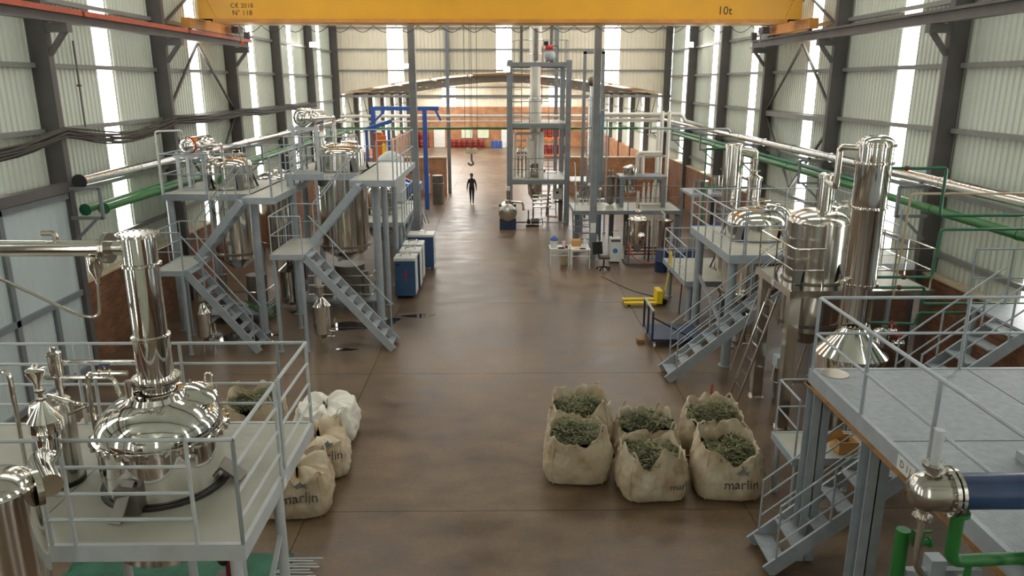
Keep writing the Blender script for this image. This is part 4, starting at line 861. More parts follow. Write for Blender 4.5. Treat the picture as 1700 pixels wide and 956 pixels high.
tube('arched_pipe', 'steel', [(6.9, 22.0, 5.12), (7.36, 22.0, 5.08), (7.4, 22.08, 4.9), (7.42, 22.1, 4.4)], .09, t, 16, .16); MB().flange((7.42, 22.1, 4.5), (0, 0, 1), .16, .04, 8).build('flange', 'steel', t)
for x in (6.76, 7.42): box('support', 'grey', x - .1, x + .1, 22.0, 22.2, 0, 1.2, t)
stairs('grey railed stair from the blue trolley up beside the dome still platform', 3.98, 7.4, 0, 2.95, 16.95, 17.7, 11, mid=2, rh=1.0, rr=.018, posts=4, sh=.22)
t = thing('stair_head_deck', 'grey stair-head deck between the dome still and the brushed tank', 'platform', (8, 17.3, 0)); box('deck_plate', 'deckw', 7.42, 9.5, 16.85, 17.72, 2.92, 2.95, t); frame_beams(t, 7.44, 9.5, 16.88, 17.72, 2.95, .15)
for x in (7.6, 9.3): leg(t, x, 17.3, 2.9, .06)
# low platform with sign
D = 1.25
t = thing('low_platform', 'low grey platform with slanted railing and a yellow warning sign', 'platform', (6.4, 23, 0)); box('deck_plate', 'deckw', 5.5, 7.6, 21.75, 24.8, D - .03, D, t); frame_beams(t, 5.5, 7.6, 21.75, 24.8, D, .16)
for x, y in ((5.65, 24.6), (5.65, 21.85), (7.5, 21.85), (7.5, 24.6)): leg(t, x, y, D - .03, .09)
railing(t, [(7.4, 24.8, D), (5.47, 24.8, D), (5.47, 21.75, D)], 1.05, (.35, .7), .02, 'galv', .8); s = box('warning_sign', 'yel', 5.44, 5.45, 23.5, 23.78, D + .05, D + .5, t); link('lettering', text_mesh('!', .3, lambda a, b: (5.437, 23.64 - a, D + .28 + b)), 'black', s, False)
tube('floor_cable', 'black', [(5.6, 22.6, D - .1), (5.55, 22.5, .6), (5.5, 22.4, .02)], .02, t)
tank('polished vessel half hidden behind the low platform with the yellow sign', 7.2, 23.3, .42, .7, 2.6, 1.25); florentine('small polished separator below the dome still platform', 6.35, 19.2, .22, 1.0); florentine('polished separator with cone top standing under the dome platform back edge', 6.9, 21.2, .3, 1.3)
# blue trolley, pallet truck
t = thing('blue_trolley', 'dark blue flat trolley with tubular push frame', 'trolley', (4.8, 20, 0)); box('bed', 'navy', 4.08, 5.5, 19.35, 20.7, .2, .26, t)
for y in (19.4, 20.65): box('push_post', 'navy', 4.05, 4.1, y - .03, y + .03, .2, 1.05, t)
box('push_post', 'navy', 4.05, 4.1, 20.0, 20.05, .2, 1.0, t); bar('push_bar', 'galv', (4.075, 19.36, 1.05), (4.075, 20.7, 1.05), .05, .05, t); bar('brace', 'navy', (4.1, 19.4, .85), (5.2, 19.4, .25), .04, .04, t)
for x in (4.15, 5.4):
    for y in (19.42, 20.62): c = cyl('caster', 'white', (x - .02, y, .07), (x + .02, y, .07), .07, t); box('fork', 'galv', x - .03, x + .03, y - .03, y + .03, .1, .2, c)
MB().box(3.75, 3.95, 19.75, 19.95, 0, .1).build('wood_block', 'grime', None, smooth=False); tag(bpy.data.objects['wood_block'], 'small wooden block on the floor beside the blue trolley', 'block')
t = thing('pallet_truck', 'yellow hand pallet truck behind the blue trolley', 'pallet truck', (4.6, 23.6, 0))
for y in (23.4, 23.85): box('fork', 'yel', 3.95, 5.0, y - .08, y + .08, .06, .13, t, .01); cyl('roller', 'black', (4.1, y - .05, .05), (4.1, y + .05, .05), .05, t)
MB().box(5.0, 5.18, 23.35, 23.9, .08, .5).build('head', 'yel', t, smooth=False); cyl('steer_wheel', 'black', (5.28, 23.5, .09), (5.28, 23.75, .09), .09, t, 18); tube('tiller', 'yel', [(5.25, 23.62, .2), (5.42, 23.62, 1.05)], .025, t); tube('tiller_grip', 'black', [(5.42, 23.45, 1.05), (5.42, 23.8, 1.05)], .02, t)
tag(tube('extension_cable', 'black', [(3.7, 27.3, .012), (4.0, 26.4, .012), (4.5, 25.2, .012), (5.5, 24.0, .012)], .012, None, 6, .4), 'thin black cable trailing across the floor from the office chair', 'cable')
tag(MB().cyl((4.45, 14.95, 0), (4.5, 15.0, .75), .02, n=8).build('red_bar', 'redp'), 'red metal bar standing up behind the cream bags', 'bar')
# ---------------------------------------------------------------- tall steel tower in the middle
t = thing('process_tower', 'tall grey steel tower frame with decks around a white column', 'tower', (1.8, 40.3, 0)); X0, X1, YA, YB = .4, 3.3, 38.4, 42.3
for x in (X0, X1):
    for y in (YA, YB): box('tower_post', 'grey', x - .13, x + .13, y - .13, y + .13, 0, 8.06, t)
for z in (2.2, 5.0, 7.95):
    for y in (YA, YB): box('tower_beam', 'grey', X0 - .1, X1 + .1, y - .08, y + .08, z - .2, z, t)
    for x in (X0, X1): box('tower_beam', 'grey', x - .08, x + .08, YA, YB, z - .2, z, t)
for z in (2.2, 5.0): box('tower_deck', 'deck', X0 + .1, X1 - .1, YA + .08, YB - .08, z, z + .04, t)
box('tower_deck', 'grey', X0 + .1, X1 - .1, YA + 1.9, YB - .08, 7.96, 8.0, t)
railing(t, [(X0, YA, 2.24), (X1, YA, 2.24)], 1.05, (.5,), .02, 'grey', 1.0); railing(t, [(X0, YA, 5.04), (X1, YA, 5.04)], 1.05, (.5,), .02, 'grey', 1.0)
railing(t, [(X0, YB, 8), (X0 + .5, 40.5, 8), (X1 + .1, 40.5, 8), (X1 + .1, YB, 8)], 1.1, (.55,), .018, 'grey', 1.0)
for x in (1.05, 2.65): box('upper_post', 'dark', x - .07, x + .07, 42.1, 42.25, 8.0, 12.5, t)
lad = MB().bar((1.0, 39.3, 2.2), (1.0, 39.3, 8.0), .04).bar((.6, 39.3, 2.2), (.6, 39.3, 8.0), .04).build('ladder', 'grey', t, smooth=False)
for k in range(17): bar('rung', 'grey', (.6, 39.3, 2.5 + .32 * k), (1.0, 39.3, 2.5 + .32 * k), .025, .025, lad)
lad = MB().bar((2.15, 41, 0), (2.15, 41.3, 5.0), .05).bar((2.95, 41, 0), (2.95, 41.3, 5.0), .05).build('ladder', 'grey', t, smooth=False)
for k in range(14): bar('rung', 'grey', (2.15, 41, .3 + .33 * k), (2.95, 41, .3 + .33 * k), .06, .03, lad)
t = thing('glass_column', 'white lagged distillation column rising through the steel tower', 'column', (1.7, 40, 0))
MB().lathe((1.72, 40, 0), [(.2, 1.3), (.25, 1.4), (.25, 2.1), (.22, 3.1), (.22, 3.7), (.3, 4.9), (.32, 5.0), (.32, 6.2), (.27, 6.25), (.27, 8.4), (.31, 8.42), (.31, 10.8)], 32).build('column_shell', 'pipew', t)
for z in (5.05, 6.22, 8.4, 9.1, 9.8): MB().lathe((1.72, 40, z), [(.3, -.03), (.35, -.03), (.35, .03), (.3, .03)], 32).build('flange_ring', 'steel', t)
cyl('drive_shaft', 'drum', (1.72, 39.66, 8.1), (1.72, 39.66, 9.6), .12, t, 16); cyl('red_line', 'redp', (2.06, 39.9, 5.9), (2.06, 39.9, 8.8), .018, t, 8)
MB().lathe((1.75, 39.9, 0), [(.001, 2.3), (.5, 2.35), (.55, 2.5), (.5, 2.7), (.2, 2.9)], 28).build('kettle', 'steel', t)
t = thing('vacuum_pump', 'red and white pump unit on the top of the steel tower', 'pump', (2.4, 40.6, 8)); MB().ball((2.5, 40.9, 8.35), .3, 18).build('tank', 'pale', t); cyl('motor', 'redp', (2.25, 40.8, 8.75), (2.65, 40.8, 8.75), .12, t); cyl('motor_head', 'black', (2.3, 40.8, 8.85), (2.3, 40.8, 9.05), .12, t)
for x in (2.35, 2.65): box('foot', 'dark', x - .04, x + .04, 40.85, 40.95, 8.0, 8.15, t)
tube('outlet', 'dark', [(2.6, 40.8, 8.8), (2.9, 40.8, 8.85), (2.95, 40.8, 8.5)], .03, t)
t = thing('tower_pipework', 'white and steel pipe loops on the middle decks of the tower', 'pipework', (1.2, 39, 2))
tube('pipe', 'pipew', [(.65, 38.9, 2.3), (.65, 38.9, 4.5), (2.0, 38.9, 4.5), (2.0, 39.6, 4.4)], .07, t, 12, .12); tube('pipe', 'pipew', [(.75, 39.1, 4.15), (1.6, 39.1, 4.15), (1.6, 39.1, 3.0)], .05, t, 12, .1); tube('pipe', 'pipew', [(.7, 39.0, 3.4), (1.5, 39.0, 3.4)], .05, t); cyl('standpipe', 'pipew', (1.35, 39.0, 2.3), (1.35, 39.0, 4.3), .09, t); cyl('standpipe', 'white', (2.0, 38.95, 2.2), (2.0, 38.95, 4.6), .14, t, 18)
for k in range(3): q = MB().lathe((.85 + .2 * k, 39.6, 0), [(.05, 2.24), (.06, 3.4), (.09, 3.5), (.06, 3.7), (.001, 3.78)], 12).build('bulb_valve', 'steel', t); MB().flange((.85 + .2 * k, 39.6, 3.35), (0, 0, 1), .1, .04).build('flange', 'dark', q)
t = thing('drain_manifold', 'bundle of steel pipes and receiver below the tower deck', 'manifold', (1.9, 39, 0)); MB().lathe((1.7, 39.3, 0), [(.1, 1.0), (.35, 1.4), (.38, 1.9), (.38, 2.0)], 24).build('hopper', 'steel', t)
for z in (.75, .95, 1.15, 1.35): tube('pipe', 'steel', [(1.6, 39.0, z), (2.5, 39.0, z), (2.5, 39.6, z)], .06, t, 10, .1)
for x in (1.62, 2.4): cyl('riser', 'steel', (x, 39.05, 0), (x, 39.05, 2.0), .05, t)
tube('vent_line', 'steel', [(2.9, 39, .2), (2.3, 39.0, .25), (2.45, 38.9, 1.9)], .05, t)
t = thing('control_panel', 'white control box on a dark stand under the tower', 'control box', (2.85, 39, 0)); box('box', 'white', 2.63, 3.1, 38.9, 39.08, 1.15, 1.7, t, .01); box('screen', 'black', 2.8, 2.92, 38.89, 38.9, 1.45, 1.56, t); box('stand', 'dark', 2.95, 3.13, 38.95, 39.1, 0, 1.15, t); box('tray', 'black', 2.7, 3.15, 38.8, 38.95, 1.0, 1.06, t)
t = thing('horizontal_still', 'round-fronted stainless drum still on a navy blue block', 'still', (.27, 36.9, 0)); MB().lathe((.27, 36.5, .86), [(.001, -.12)] + [(.44 * math.sin(PI / 2 * k / 6), -.12 * math.cos(PI / 2 * k / 6)) for k in range(1, 7)] + [(.44, 1.0), (.3, 1.1), (.001, 1.12)], 36, (0, 1, 0)).build('drum', 'brushed', t)
box('block', 'navy', -.13, .68, 36.5, 37.4, 0, .55, t); MB().lathe((.3, 36.8, 0), [(.16, 1.25), (.16, 1.42), (.09, 1.45), (.09, 1.9)], 20).build('neck', 'brushed', t); cyl('white_cap', 'white', (.3, 36.8, 1.9), (.3, 36.8, 2.1), .09, t); tube('outlet', 'steel', [(.45, 36.8, 1.35), (1.0, 36.9, 1.3), (1.05, 36.9, .9)], .05, t, 10, .1)
for x in (-.1, .62): MB().ball((x, 36.6, 1.2), .07, 10).build('knob', 'black', t)
t = thing('gear_pump', 'small dark pump with piping on the floor beside the drum still', 'pump', (1.45, 37.5, 0)); box('bed', 'black', 1.2, 1.85, 37.4, 37.6, 0, .08, t); cyl('motor', 'dark', (1.45, 37.5, .26), (1.85, 37.5, .26), .14, t); cyl('head', 'black', (1.25, 37.5, .24), (1.42, 37.5, .24), .12, t); cyl('stand_pipe', 'dark', (1.32, 37.5, .3), (1.32, 37.5, .8), .035, t); tube('hose', 'cable', [(1.8, 37.3, .3), (2.0, 37.2, .45), (2.05, 37.3, .05), (1.7, 37.2, .05)], .02, t, 6, .1); tube('pipe', 'dark', [(.7, 37.5, .2), (1.25, 37.5, .2)], .035, t); tube('pipe', 'galv', [(1.85, 37.5, .2), (3.2, 37.5, .2)], .03, t)
t = thing('slim_tower', 'slender grey frame holding a silver column next to the grey pillar', 'tower', (4.1, 36, 0))
for x in (3.78, 4.62): box('post', 'grey', x - .07, x + .07, 35.6, 35.76, 0, 8.35, t)
box('head_beam', 'grey', 3.71, 4.69, 35.6, 35.76, 8.25, 8.38, t); MB().lathe((4.2, 36, 0), [(.19, 1.9), (.19, 6.2), (.23, 6.22), (.23, 6.3), (.13, 6.35), (.13, 6.9)], 24).build('column', 'alu', t); MB().ball((4.2, 35.95, 7.05), .24, 16).build('condenser_head', 'drum', t)
for z in (2.4, 3.6, 4.8, 6.0): MB().flange((4.2, 36, z), (0, 0, 1), .22, .05).build('flange', 'steel', t)
for z in (2.4, 5.0): box('cross_beam', 'grey', 3.78, 4.62, 35.62, 35.72, z - .08, z, t)
# ---------------------------------------------------------------- mid platform
D = 1.8
t = thing('mid_platform', 'grey work platform behind the pillar and tables, with railing', 'platform', (5.2, 32, 0)); box('deck_plate', 'deck', 3.05, 7.5, 31.3, 33.6, D - .03, D, t); frame_beams(t, 3.05, 7.5, 31.3, 33.6, D, .15, 'grey')
for x, y in ((3.15, 31.4), (4.9, 33.4), (5.5, 33.0), (7.4, 31.5), (7.4, 33.5)): leg(t, x, y, D - .03, .1, 'square', 'grey')
railing(t, [(3.05, 31.3, D), (7.5, 31.3, D)], 1.05, (.55,), .016, 'grey', 2.2)
for x in (2.95, 3.75): MB().bar((x, 31.2, D), (x, 30.35, 0), .05, .12).build('ladder_stringer', 'dark', t, smooth=False)
for k in range(7): box('ladder_tread', 'grey', 2.95, 3.75, 30.42 + .11 * k, 30.56 + .11 * k, .22 + .24 * k, .25 + .24 * k, t)
t = thing('rack_frame', 'grey rack frame with a pot on top and glass-like tubes inside', 'rack', (6, 33, D))
for x in (5.15, 6.95):
    for y in (32.3, 33.4): box('rack_post', 'grey', x - .08, x + .08, y - .08, y + .08, D, 3.1, t)
box('rack_top', 'grey', 5.05, 7.05, 32.2, 33.5, 3.0, 3.12, t); MB().lathe((5.55, 32.7, 0), [(.001, 2.35), (.25, 2.4), (.3, 2.55), (.3, 3.4), (.32, 3.41), (.32, 3.46), (.15, 3.55), (.001, 3.6)], 28).build('pot', 'steel', t)
for k in range(4): MB().lathe((6.1 + .21 * k, 32.35, 0), [(.07, 1.92), (.08, 2.2), (.06, 2.5), (.045, 2.65), (.03, 2.85)], 14).build('tube', 'pipew', t)
cyl('header_pipe', 'pipew', (6.0, 32.3, 1.92), (6.85, 32.3, 1.92), .07, t); cyl('gooseneck', 'pipew', (5.85, 32.25, D), (5.85, 32.25, 2.5), .07, t)
for a in (0, .22): tube('loop_pipe', 'pipew', [(5.9 + a, 33.0, 3.15), (5.9 + a, 33.0, 4.05 - a * .4), (6.95, 33.0, 4.05 - a * .4)], .09, t, 14, .14)
t = thing('riser_pair', 'pair of tall white riser pipes feeding the wall pipes', 'pipes', (7.4, 35, 0))
for x in (7.3, 7.62): cyl('riser', 'pipew', (x, 35, .0), (x, 35, 5.75), .085, t)
cyl('riser', 'pipew', (7.05, 34.5, 0), (7.05, 34.5, 5.1), .08, t); tube('header', 'pipew', [(4.6, 35.05, 5.6), (8.2, 35.05, 5.6), (8.35, 35.05, 5.3), (10.0, 37, 4.85)], .09, t, 12, .15); cyl('header', 'pipew', (4.6, 35.05, 5.38), (7.3, 35.05, 5.38), .06, t); tube('header', 'galv', [(6.0, 33.8, 5.05), (9.85, 33.2, 5.05), (9.95, 33.2, 4.8)], .05, t, 10, .15)
t = thing('blue_post', 'slim teal-blue service post beside the right pillar', 'post', (4.48, 34, 0)); cyl('post', 'teal', (4.48, 34, 0), (4.48, 34, 5.85), .045, t); cyl('green_riser', 'dgreen', (4.3, 34.1, 0), (4.3, 34.1, 5.7), .05, t); box('head', 'galv', 4.3, 4.7, 33.95, 34.05, 5.8, 5.86, t)
t = thing('jacket_vessel', 'polished round-lidded vessel with round porthole, on frame legs', 'vessel', (5.4, 29.4, 0)); cx, cy = 5.38, 29.4
MB().lathe((cx, cy, 0), [(.06, .45), (.1, .5), (.3, .78), (.33, .85), (.33, 1.72), (.4, 1.73), (.4, 1.78), (.33, 1.8)] + dome(.33, .15, 1.8), 36).build('shell', 'steel', t); MB().ball((cx + .1, cy - .3, 1.15), .17, 18).build('porthole', 'mirror', t); cyl('porthole_glass', 'black', (cx + .1, cy - .5, 1.13), (cx + .1, cy - .46, 1.13), .05, t)
for x in (-.4, .4):
    for y in (-.4, .4): box('leg', 'brushed', cx + x - .035, cx + x + .035, cy + y - .035, cy + y + .035, 0, 1.6, t)
MB().lathe((cx, cy, 0), [(.05, 1.9), (.05, 2.05), (.12, 2.06), (.12, 2.1), (.04, 2.2), (.04, 2.35)], 16).build('top_nozzle', 'steel', t); box('base', 'dark', cx - .5, cx + 1.7, cy - .45, cy + .5, .0, .08, t); tube('steam_hose', 'hose', [(cx - .4, cy - .45, .9), (cx - .3, cy - .6, .4), (cx + .3, cy - .7, .1), (cx + 1.0, cy - .6, .25), (cx + 1.5, cy - .5, .7)], .025, t, 8, .3)
for k in range(3): tube('manifold_pipe', 'maroon', [(cx - .4, cy + .3 + .05 * k, .3 + .12 * k), (cx + 1.6, cy + .3 + .05 * k, .3 + .12 * k)], .03, t)
for k in range(3): tube('side_pipe', 'steel', [(cx + .5 + .18 * k, cy + .2, .1), (cx + .5 + .18 * k, cy + .2, 1.7)], .035, t)
t = thing('grey_vessel', 'dull grey flat-lidded vessel beside the polished porthole vessel', 'vessel', (6.6, 30.3, 0)); MB().lathe((6.62, 30.3, 0), [(.1, .4), (.27, .9), (.27, 1.5), (.33, 1.51), (.33, 1.6), (.001, 1.66)], 28).build('shell', 'brushed', t); tube('gooseneck', 'white', [(6.6, 30.2, 1.65), (6.6, 30.2, 1.85), (6.45, 30.2, 1.95)], .04, t)
for a in (0, 2.1, 4.2): cyl('leg', 'brushed', (6.62 + .25 * math.cos(a), 30.3 + .25 * math.sin(a), 0), (6.62 + .25 * math.cos(a), 30.3 + .25 * math.sin(a), 1.0), .025, t)
for k, (x, y) in enumerate(((6.1, 28.0), (6.65, 27.6), (7.2, 27.9))): tag(MB().lathe((x, y, 0), [(.001, 0), (.24, 0), (.25, .02), (.25, .4), (.26, .42), (.25, .44), (.25, .85), (.24, .87), (.001, .86)], 22).build('blue_drum', 'navy'), 'dark blue drum behind the low platform railing', 'drum', 'blue drums behind the low platform')
t = thing('rear_vessel_group', 'cluster of pipes and steel vessel on a bench by the right wall', 'skid', (8.4, 31, 0)); box('bench', 'galv', 7.7, 9.4, 30.5, 32.5, 2.5, 2.6, t); cyl('vessel', 'steel', (8.2, 31, 2.6), (8.2, 31, 3.1), .3, t, 24); cyl('vessel', 'steel', (8.95, 31.3, 2.6), (8.95, 31.3, 3.3), .22, t, 24)
for x in (7.8, 9.3):
    for y in (30.6, 32.4): box('leg', 'galv', x - .04, x + .04, y - .04, y + .04, 0, 2.5, t)
for z in (.8, 1.3, 1.8): tube('pipe', 'royal' if z == 1.3 else 'dark', [(7.8, 30.6, z), (9.2, 30.6, z), (9.2, 31.8, z)], .05, t)
t = thing('open_frame', 'thin dark green open pipe frame near the right wall', 'frame', (8.4, 27, 0))
for x in (7.4, 9.2): cyl('upright', 'dgreen', (x, 27.5, 0), (x, 27.5, 4.7), .03, t)
for z in (3.3, 4.7): cyl('crossbar', 'dgreen', (7.4, 27.5, z), (9.2, 27.5, z), .03, t)
# ---------------------------------------------------------------- tables, chair, dispenser
def table(lab, x0, x1, y0, y1):
    t = thing('work_table', lab, 'table', ((x0 + x1) / 2, y0, 0)); box('table_top', 'white', x0, x1, y0, y1, .73, .76, t)
    for x in (x0 + .03, x1 - .03):
        for y in (y0 + .03, y1 - .03): box('leg', 'white', x - .02, x + .02, y - .02, y + .02, 0, .73, t)
    for y in (y0 + .03, y1 - .03): box('apron', 'white', x0, x1, y - .012, y + .012, .68, .73, t)
    box('stretcher', 'white', x0 + .03, x1 - .03, y0 + .02, y0 + .04, .48, .51, t)
table('white work table with a white bucket on it', 1.85, 2.62, 28.6, 29.4); table('white work table with a cardboard box and bottle on it', 2.66, 3.42, 28.45, 29.5); Z = .76
t = thing('bucket', 'white plastic bucket with a domed blue lid on the table', 'bucket', (2.02, 28.85, Z)); cyl('pail', 'white', (2.02, 28.85, Z), (2.02, 28.85, Z + .3), .13, t, 20, .15); MB().lathe((2.02, 28.85, Z + .3), [(.155, 0), (.155, .03), (.1, .12), (.03, .17), (.001, .18)], 20).build('lid', 'royal', t)
tag(box('cardboard_carton', 'box', 2.75, 3.1, 29.05, 29.4, Z, Z + .24), 'brown cardboard carton on the right white table', 'box'); tag(MB().lathe((3.25, 29.05, Z), [(.001, 0), (.08, 0), (.085, .25), (.03, .33), (.03, .4), (.001, .4)], 16).build('water_bottle', 'plastic'), 'clear plastic water bottle beside the carton', 'bottle')
for k, (x, y, w, d, h, m, lab) in enumerate(((2.3, 28.68, .24, .1, .05, 'black', 'black tool lying at the edge of the bucket table'), (2.42, 29.05, .12, .12, .22, 'pink', 'pinkish container behind the bucket'), (2.5, 28.72, .1, .08, .12, 'maroon', 'dark red small box on the bucket table'), (3.0, 28.7, .3, .2, .03, 'pipew', 'loose white papers on the carton table'), (3.12, 28.56, .22, .08, .05, 'maroon', 'dark red pouch on the carton table'), (2.85, 28.52, .14, .06, .015, 'yel', 'yellow leaflet on the carton table'))):
    tag(box('table_item', m, x - w / 2, x + w / 2, y - d / 2, y + d / 2, Z, Z + h, None, .008), lab, 'item').name = ('hand_tool', 'container', 'small_box', 'papers', 'pouch', 'leaflet')[k]
t = thing('waste_bag', 'pale waste bin with a bag under the white tables', 'bin', (2.45, 29.1, 0)); cyl('bin', 'ledge', (2.45, 29.2, 0), (2.45, 29.2, .4), .13, t, 18, .16); MB().ball((2.45, 29.2, .42), .16, 14, .5).build('liner', 'bagw', t)
t = thing('office_chair', 'dark brown swivel office chair with one-column base', 'chair', (3.85, 28.2, 0)); x, y = 3.92, 28.3
box('seat', 'cable', x - .22, x + .22, y - .22, y + .22, .46, .54, t, .03); MB().bar((x - .24, y, .62), (x - .28, y, 1.1), .38, .06).build('backrest', 'black', t, smooth=False); bar('back_bar', 'black', (x - .1, y, .47), (x - .27, y, .66), .05, .03, t); cyl('gas_lift', 'black', (x, y, .12), (x, y, .46), .03, t)
for k in range(5): a = 1.257 * k + .3; l = MB().bar((x, y, .13), (x + .26 * math.cos(a), y + .26 * math.sin(a), .08), .04).build('base_arm', 'black', t, smooth=False); cyl('caster', 'black', (x + .26 * math.cos(a), y + .26 * math.sin(a) - .02, .035), (x + .26 * math.cos(a), y + .26 * math.sin(a) + .02, .035), .035, l, 10)
t = thing('white_cabinet', 'white upright appliance with blue oval badge and dark control strip', 'appliance', (4.5, 29.4, 0)); box('body', 'white', 4.3, 4.72, 29.35, 29.8, .06, 1.02, t, .015); box('control_strip', 'dark', 4.33, 4.7, 29.34, 29.35, .88, .98, t); box('plinth', 'black', 4.33, 4.69, 29.4, 29.75, 0, .06, t)
MB().lathe((4.51, 29.345, .52), [(.001, -.008), (.1, -.008), (.1, .0)], 20, (0, 1, 0)).build('badge', 'logo', t); tube('top_pipe', 'steel', [(4.4, 29.5, 1.02), (4.4, 29.5, 1.3), (4.65, 29.5, 1.3)], .02, t)
# ---------------------------------------------------------------- back left: gantry, brickwork machines
t = thing('blue_gantry', 'blue steel jib gantry over the machines behind the left pillar', 'gantry', (-5, 43, 0)); box('beam', 'royal', -7.3, -3.5, 42.9, 43.1, 5.5, 5.72, t)
for x in (-7.15, -4.3): box('post', 'royal', x - .12, x + .12, 42.88, 43.12, 0, 5.5, t)
bar('knee_brace', 'royal', (-7.1, 43, 4.9), (-6.5, 43, 5.5), .1, .1, t); bar('tail_arm', 'royal', (-3.7, 43, 5.55), (-3.4, 43, 4.95), .14, .12, t)
t = thing('blue_bin_frame', 'blue slatted hopper frame holding an orange machine', 'frame', (-5.9, 36.4, 0))
for x in (-6.4, -5.35): box('post', 'royal', x - .06, x + .06, 36.3, 36.42, 0, 4.9, t)
MB().bar((-6.5, 36.3, 4.85), (-5.2, 36.5, 5.25), .5, .16).build('slat_hopper', 'royal', t, smooth=False); box('orange_unit', 'robot', -6.15, -5.7, 36.5, 36.9, 3.3, 4.7, t, .05); box('orange_arm', 'robot', -5.95, -5.5, 36.3, 36.6, 4.25, 4.6, t, .04); cyl('yellow_cylinder', 'yel', (-5.62, 36.4, 3.5), (-5.6, 36.4, 4.2), .1, t)
t = thing('wrapped_load', 'clear plastic-wrapped heap behind the larger tank platform', 'load', (-4.85, 33, 0)); MB().lathe((-4.85, 33.2, 0), [(.6, 2.0), (.62, 3.6), (.5, 3.9), (.2, 4.1), (.001, 4.15)], 14).build('wrap', 'pale', t); box('pallet_stand', 'galv', -5.4, -4.3, 32.7, 33.7, 0, 2.0, t)
t = thing('blue_machine', 'royal blue machine with slanted chute behind the left pillar', 'machine', (-4.7, 38, 0)); box('bed', 'royal', -5.3, -4.1, 37.8, 39, 1.7, 2.1, t, .04); bar('chute', 'royal', (-5.3, 38, 2.5), (-4.3, 38, 2.05), .3, .12, t); MB().box(-5.2, -4.2, 37.9, 38.9, .6, 1.7).build('base', 'navy', t, smooth=False); box('foot', 'dark', -5.25, -4.15, 37.85, 38.95, 0, .6, t); cyl('lamp_head', 'dark', (-4.6, 37.8, 2.75), (-4.35, 37.8, 2.75), .12, t)
for k, (y, z, lab) in enumerate(((35.6, 1.05, 'white bench top by the left pillar, lower of two'), (37.2, 1.3, 'white bench top by the left pillar in front of the blue machine'))):
    t = thing('bench', lab, 'bench', (-4.7, y, 0)); box('top', 'white', -5.4, -4.2, y - .4, y + .4, z - .05, z, t)
    for x in (-5.3, -4.3):
        for d in (-.35, .35): box('leg', 'galv', x - .03, x + .03, y + d - .03, y + d + .03, 0, z - .05, t)
t = thing('hose_rack', 'bent steel rail rack with curved tubes behind the blue cabinets', 'rack', (-3.9, 33.2, 0))
for k in range(4): tube('rail', 'galv', [(-4.15 + .15 * k, 33.0, 0), (-4.15 + .15 * k, 33.0, 1.2), (-3.95 + .15 * k, 33.6, 1.5), (-3.8 + .15 * k, 34, .8)], .022, t, 6, .2)
t = thing('switch_box', 'grey electrical switch cabinet on a post by the brick half wall', 'cabinet', (-4.35, 44, 0)); box('box', 'pale', -4.55, -4.2, 43.9, 44.15, .75, 1.85, t); box('stand', 'dark', -4.42, -4.32, 44.0, 44.1, 0, .75, t)
for k in range(3): box('switch', 'dark', -4.45, -4.3, 43.89, 43.9, 1.0 + .25 * k, 1.15 + .25 * k, t)
t = thing('tall_drum', 'tall ribbed grey steel drum before the brick half wall', 'drum', (-3.8, 44.6, 0)); MB().lathe((-3.8, 44.7, 0), [(.001, .02), (.33, .02), (.33, 1.2), (.35, 1.22), (.35, 1.25), (.33, 1.27), (.33, 1.7), (.3, 1.72), (.001, 1.7)], 24).build('shell', 'drum', t); cyl('foot_ring', 'dark', (-3.8, 44.7, 0), (-3.8, 44.7, .03), .34, t, 24)
# pipes crossing the hall end
for lab, nm, z, r, m, y in (('white lagged pipe crossing the hall end at high level', 'cross_pipe', 4.95, .1, 'pipew', 48.9), ('green pipe crossing the hall end below the white one', 'cross_pipe', 4.2, .08, 'green', 48.7), ('thin white pipe crossing just under the lagged one', 'cross_pipe', 4.62, .05, 'pipew', 48.8)):
    t = thing(nm, lab, 'pipe', (0, y, z)); cyl('pipe', m, (-10.2, y, z), (10.2, y, z), r, t)
    for x in (-3.42, 3.45): box('hanger', 'grey', x - .04, x + .04, y - .02, y + .3, z - .15, z + .2, t)
for k, (x, y) in enumerate([(-9.6 + .62 * i, 85.2 - .0 * i) for i in range(3)] + [(-5.4 + .62 * i, 85.2) for i in range(6)]):
    tag(MB().lathe((x, y, 0), [(.001, 0), (.28, 0), (.29, .03), (.29, .3), (.3, .32), (.29, .34), (.29, .58), (.3, .6), (.29, .62), (.29, .86), (.28, .88), (.001, .87)], 18).build('red_drum', 'maroon'), 'dark red drum standing in the row by the far brick wall', 'drum', 'red drums along the far wall')
for k in range(3): tag(MB().lathe((-9.6 + .62 * k, 85.2, .88), [(.001, 0), (.28, 0), (.29, .03), (.29, .86), (.28, .88), (.001, .87)], 18).build('red_drum', 'maroon'), 'dark red drum stacked on top of another by the far wall', 'drum', 'stacked red drums')
for k in range(4): tag(box('blue_can', 'royal' if k < 3 else 'white', -1.2 + .42 * k, -.84 + .42 * k, 84.8, 85.2, 0, .75, None, .03), 'blue jerrycan in the short row by the far wall' if k < 3 else 'white jerrycan ending the row of blue cans', 'can', 'blue cans by the far wall' if k < 3 else None)
t = thing('pallet_rack', 'orange and grey pallet rack behind the tower', 'rack', (5, 74, 0))
for x in (3.6, 6.4): box('upright', 'hx', x - .06, x + .06, 74, 75, 0, 3.2, t)
for z in (.15, 1.75): box('shelf_beam', 'robot', 3.6, 6.4, 74, 75, z, z + .12, t)
for z, zl in ((.27, 'lower'), (1.87, 'upper')):
    for k in range(4): tag(MB().lathe((4.0 + .62 * k, 74.5, z), [(.001, 0), (.28, 0), (.29, .03), (.29, .85), (.28, .88), (.001, .87)], 18).build('red_drum', 'maroon'), 'dark red drum on the %s shelf of the orange rack' % zl, 'drum', 'drums on the %s rack shelf' % zl)
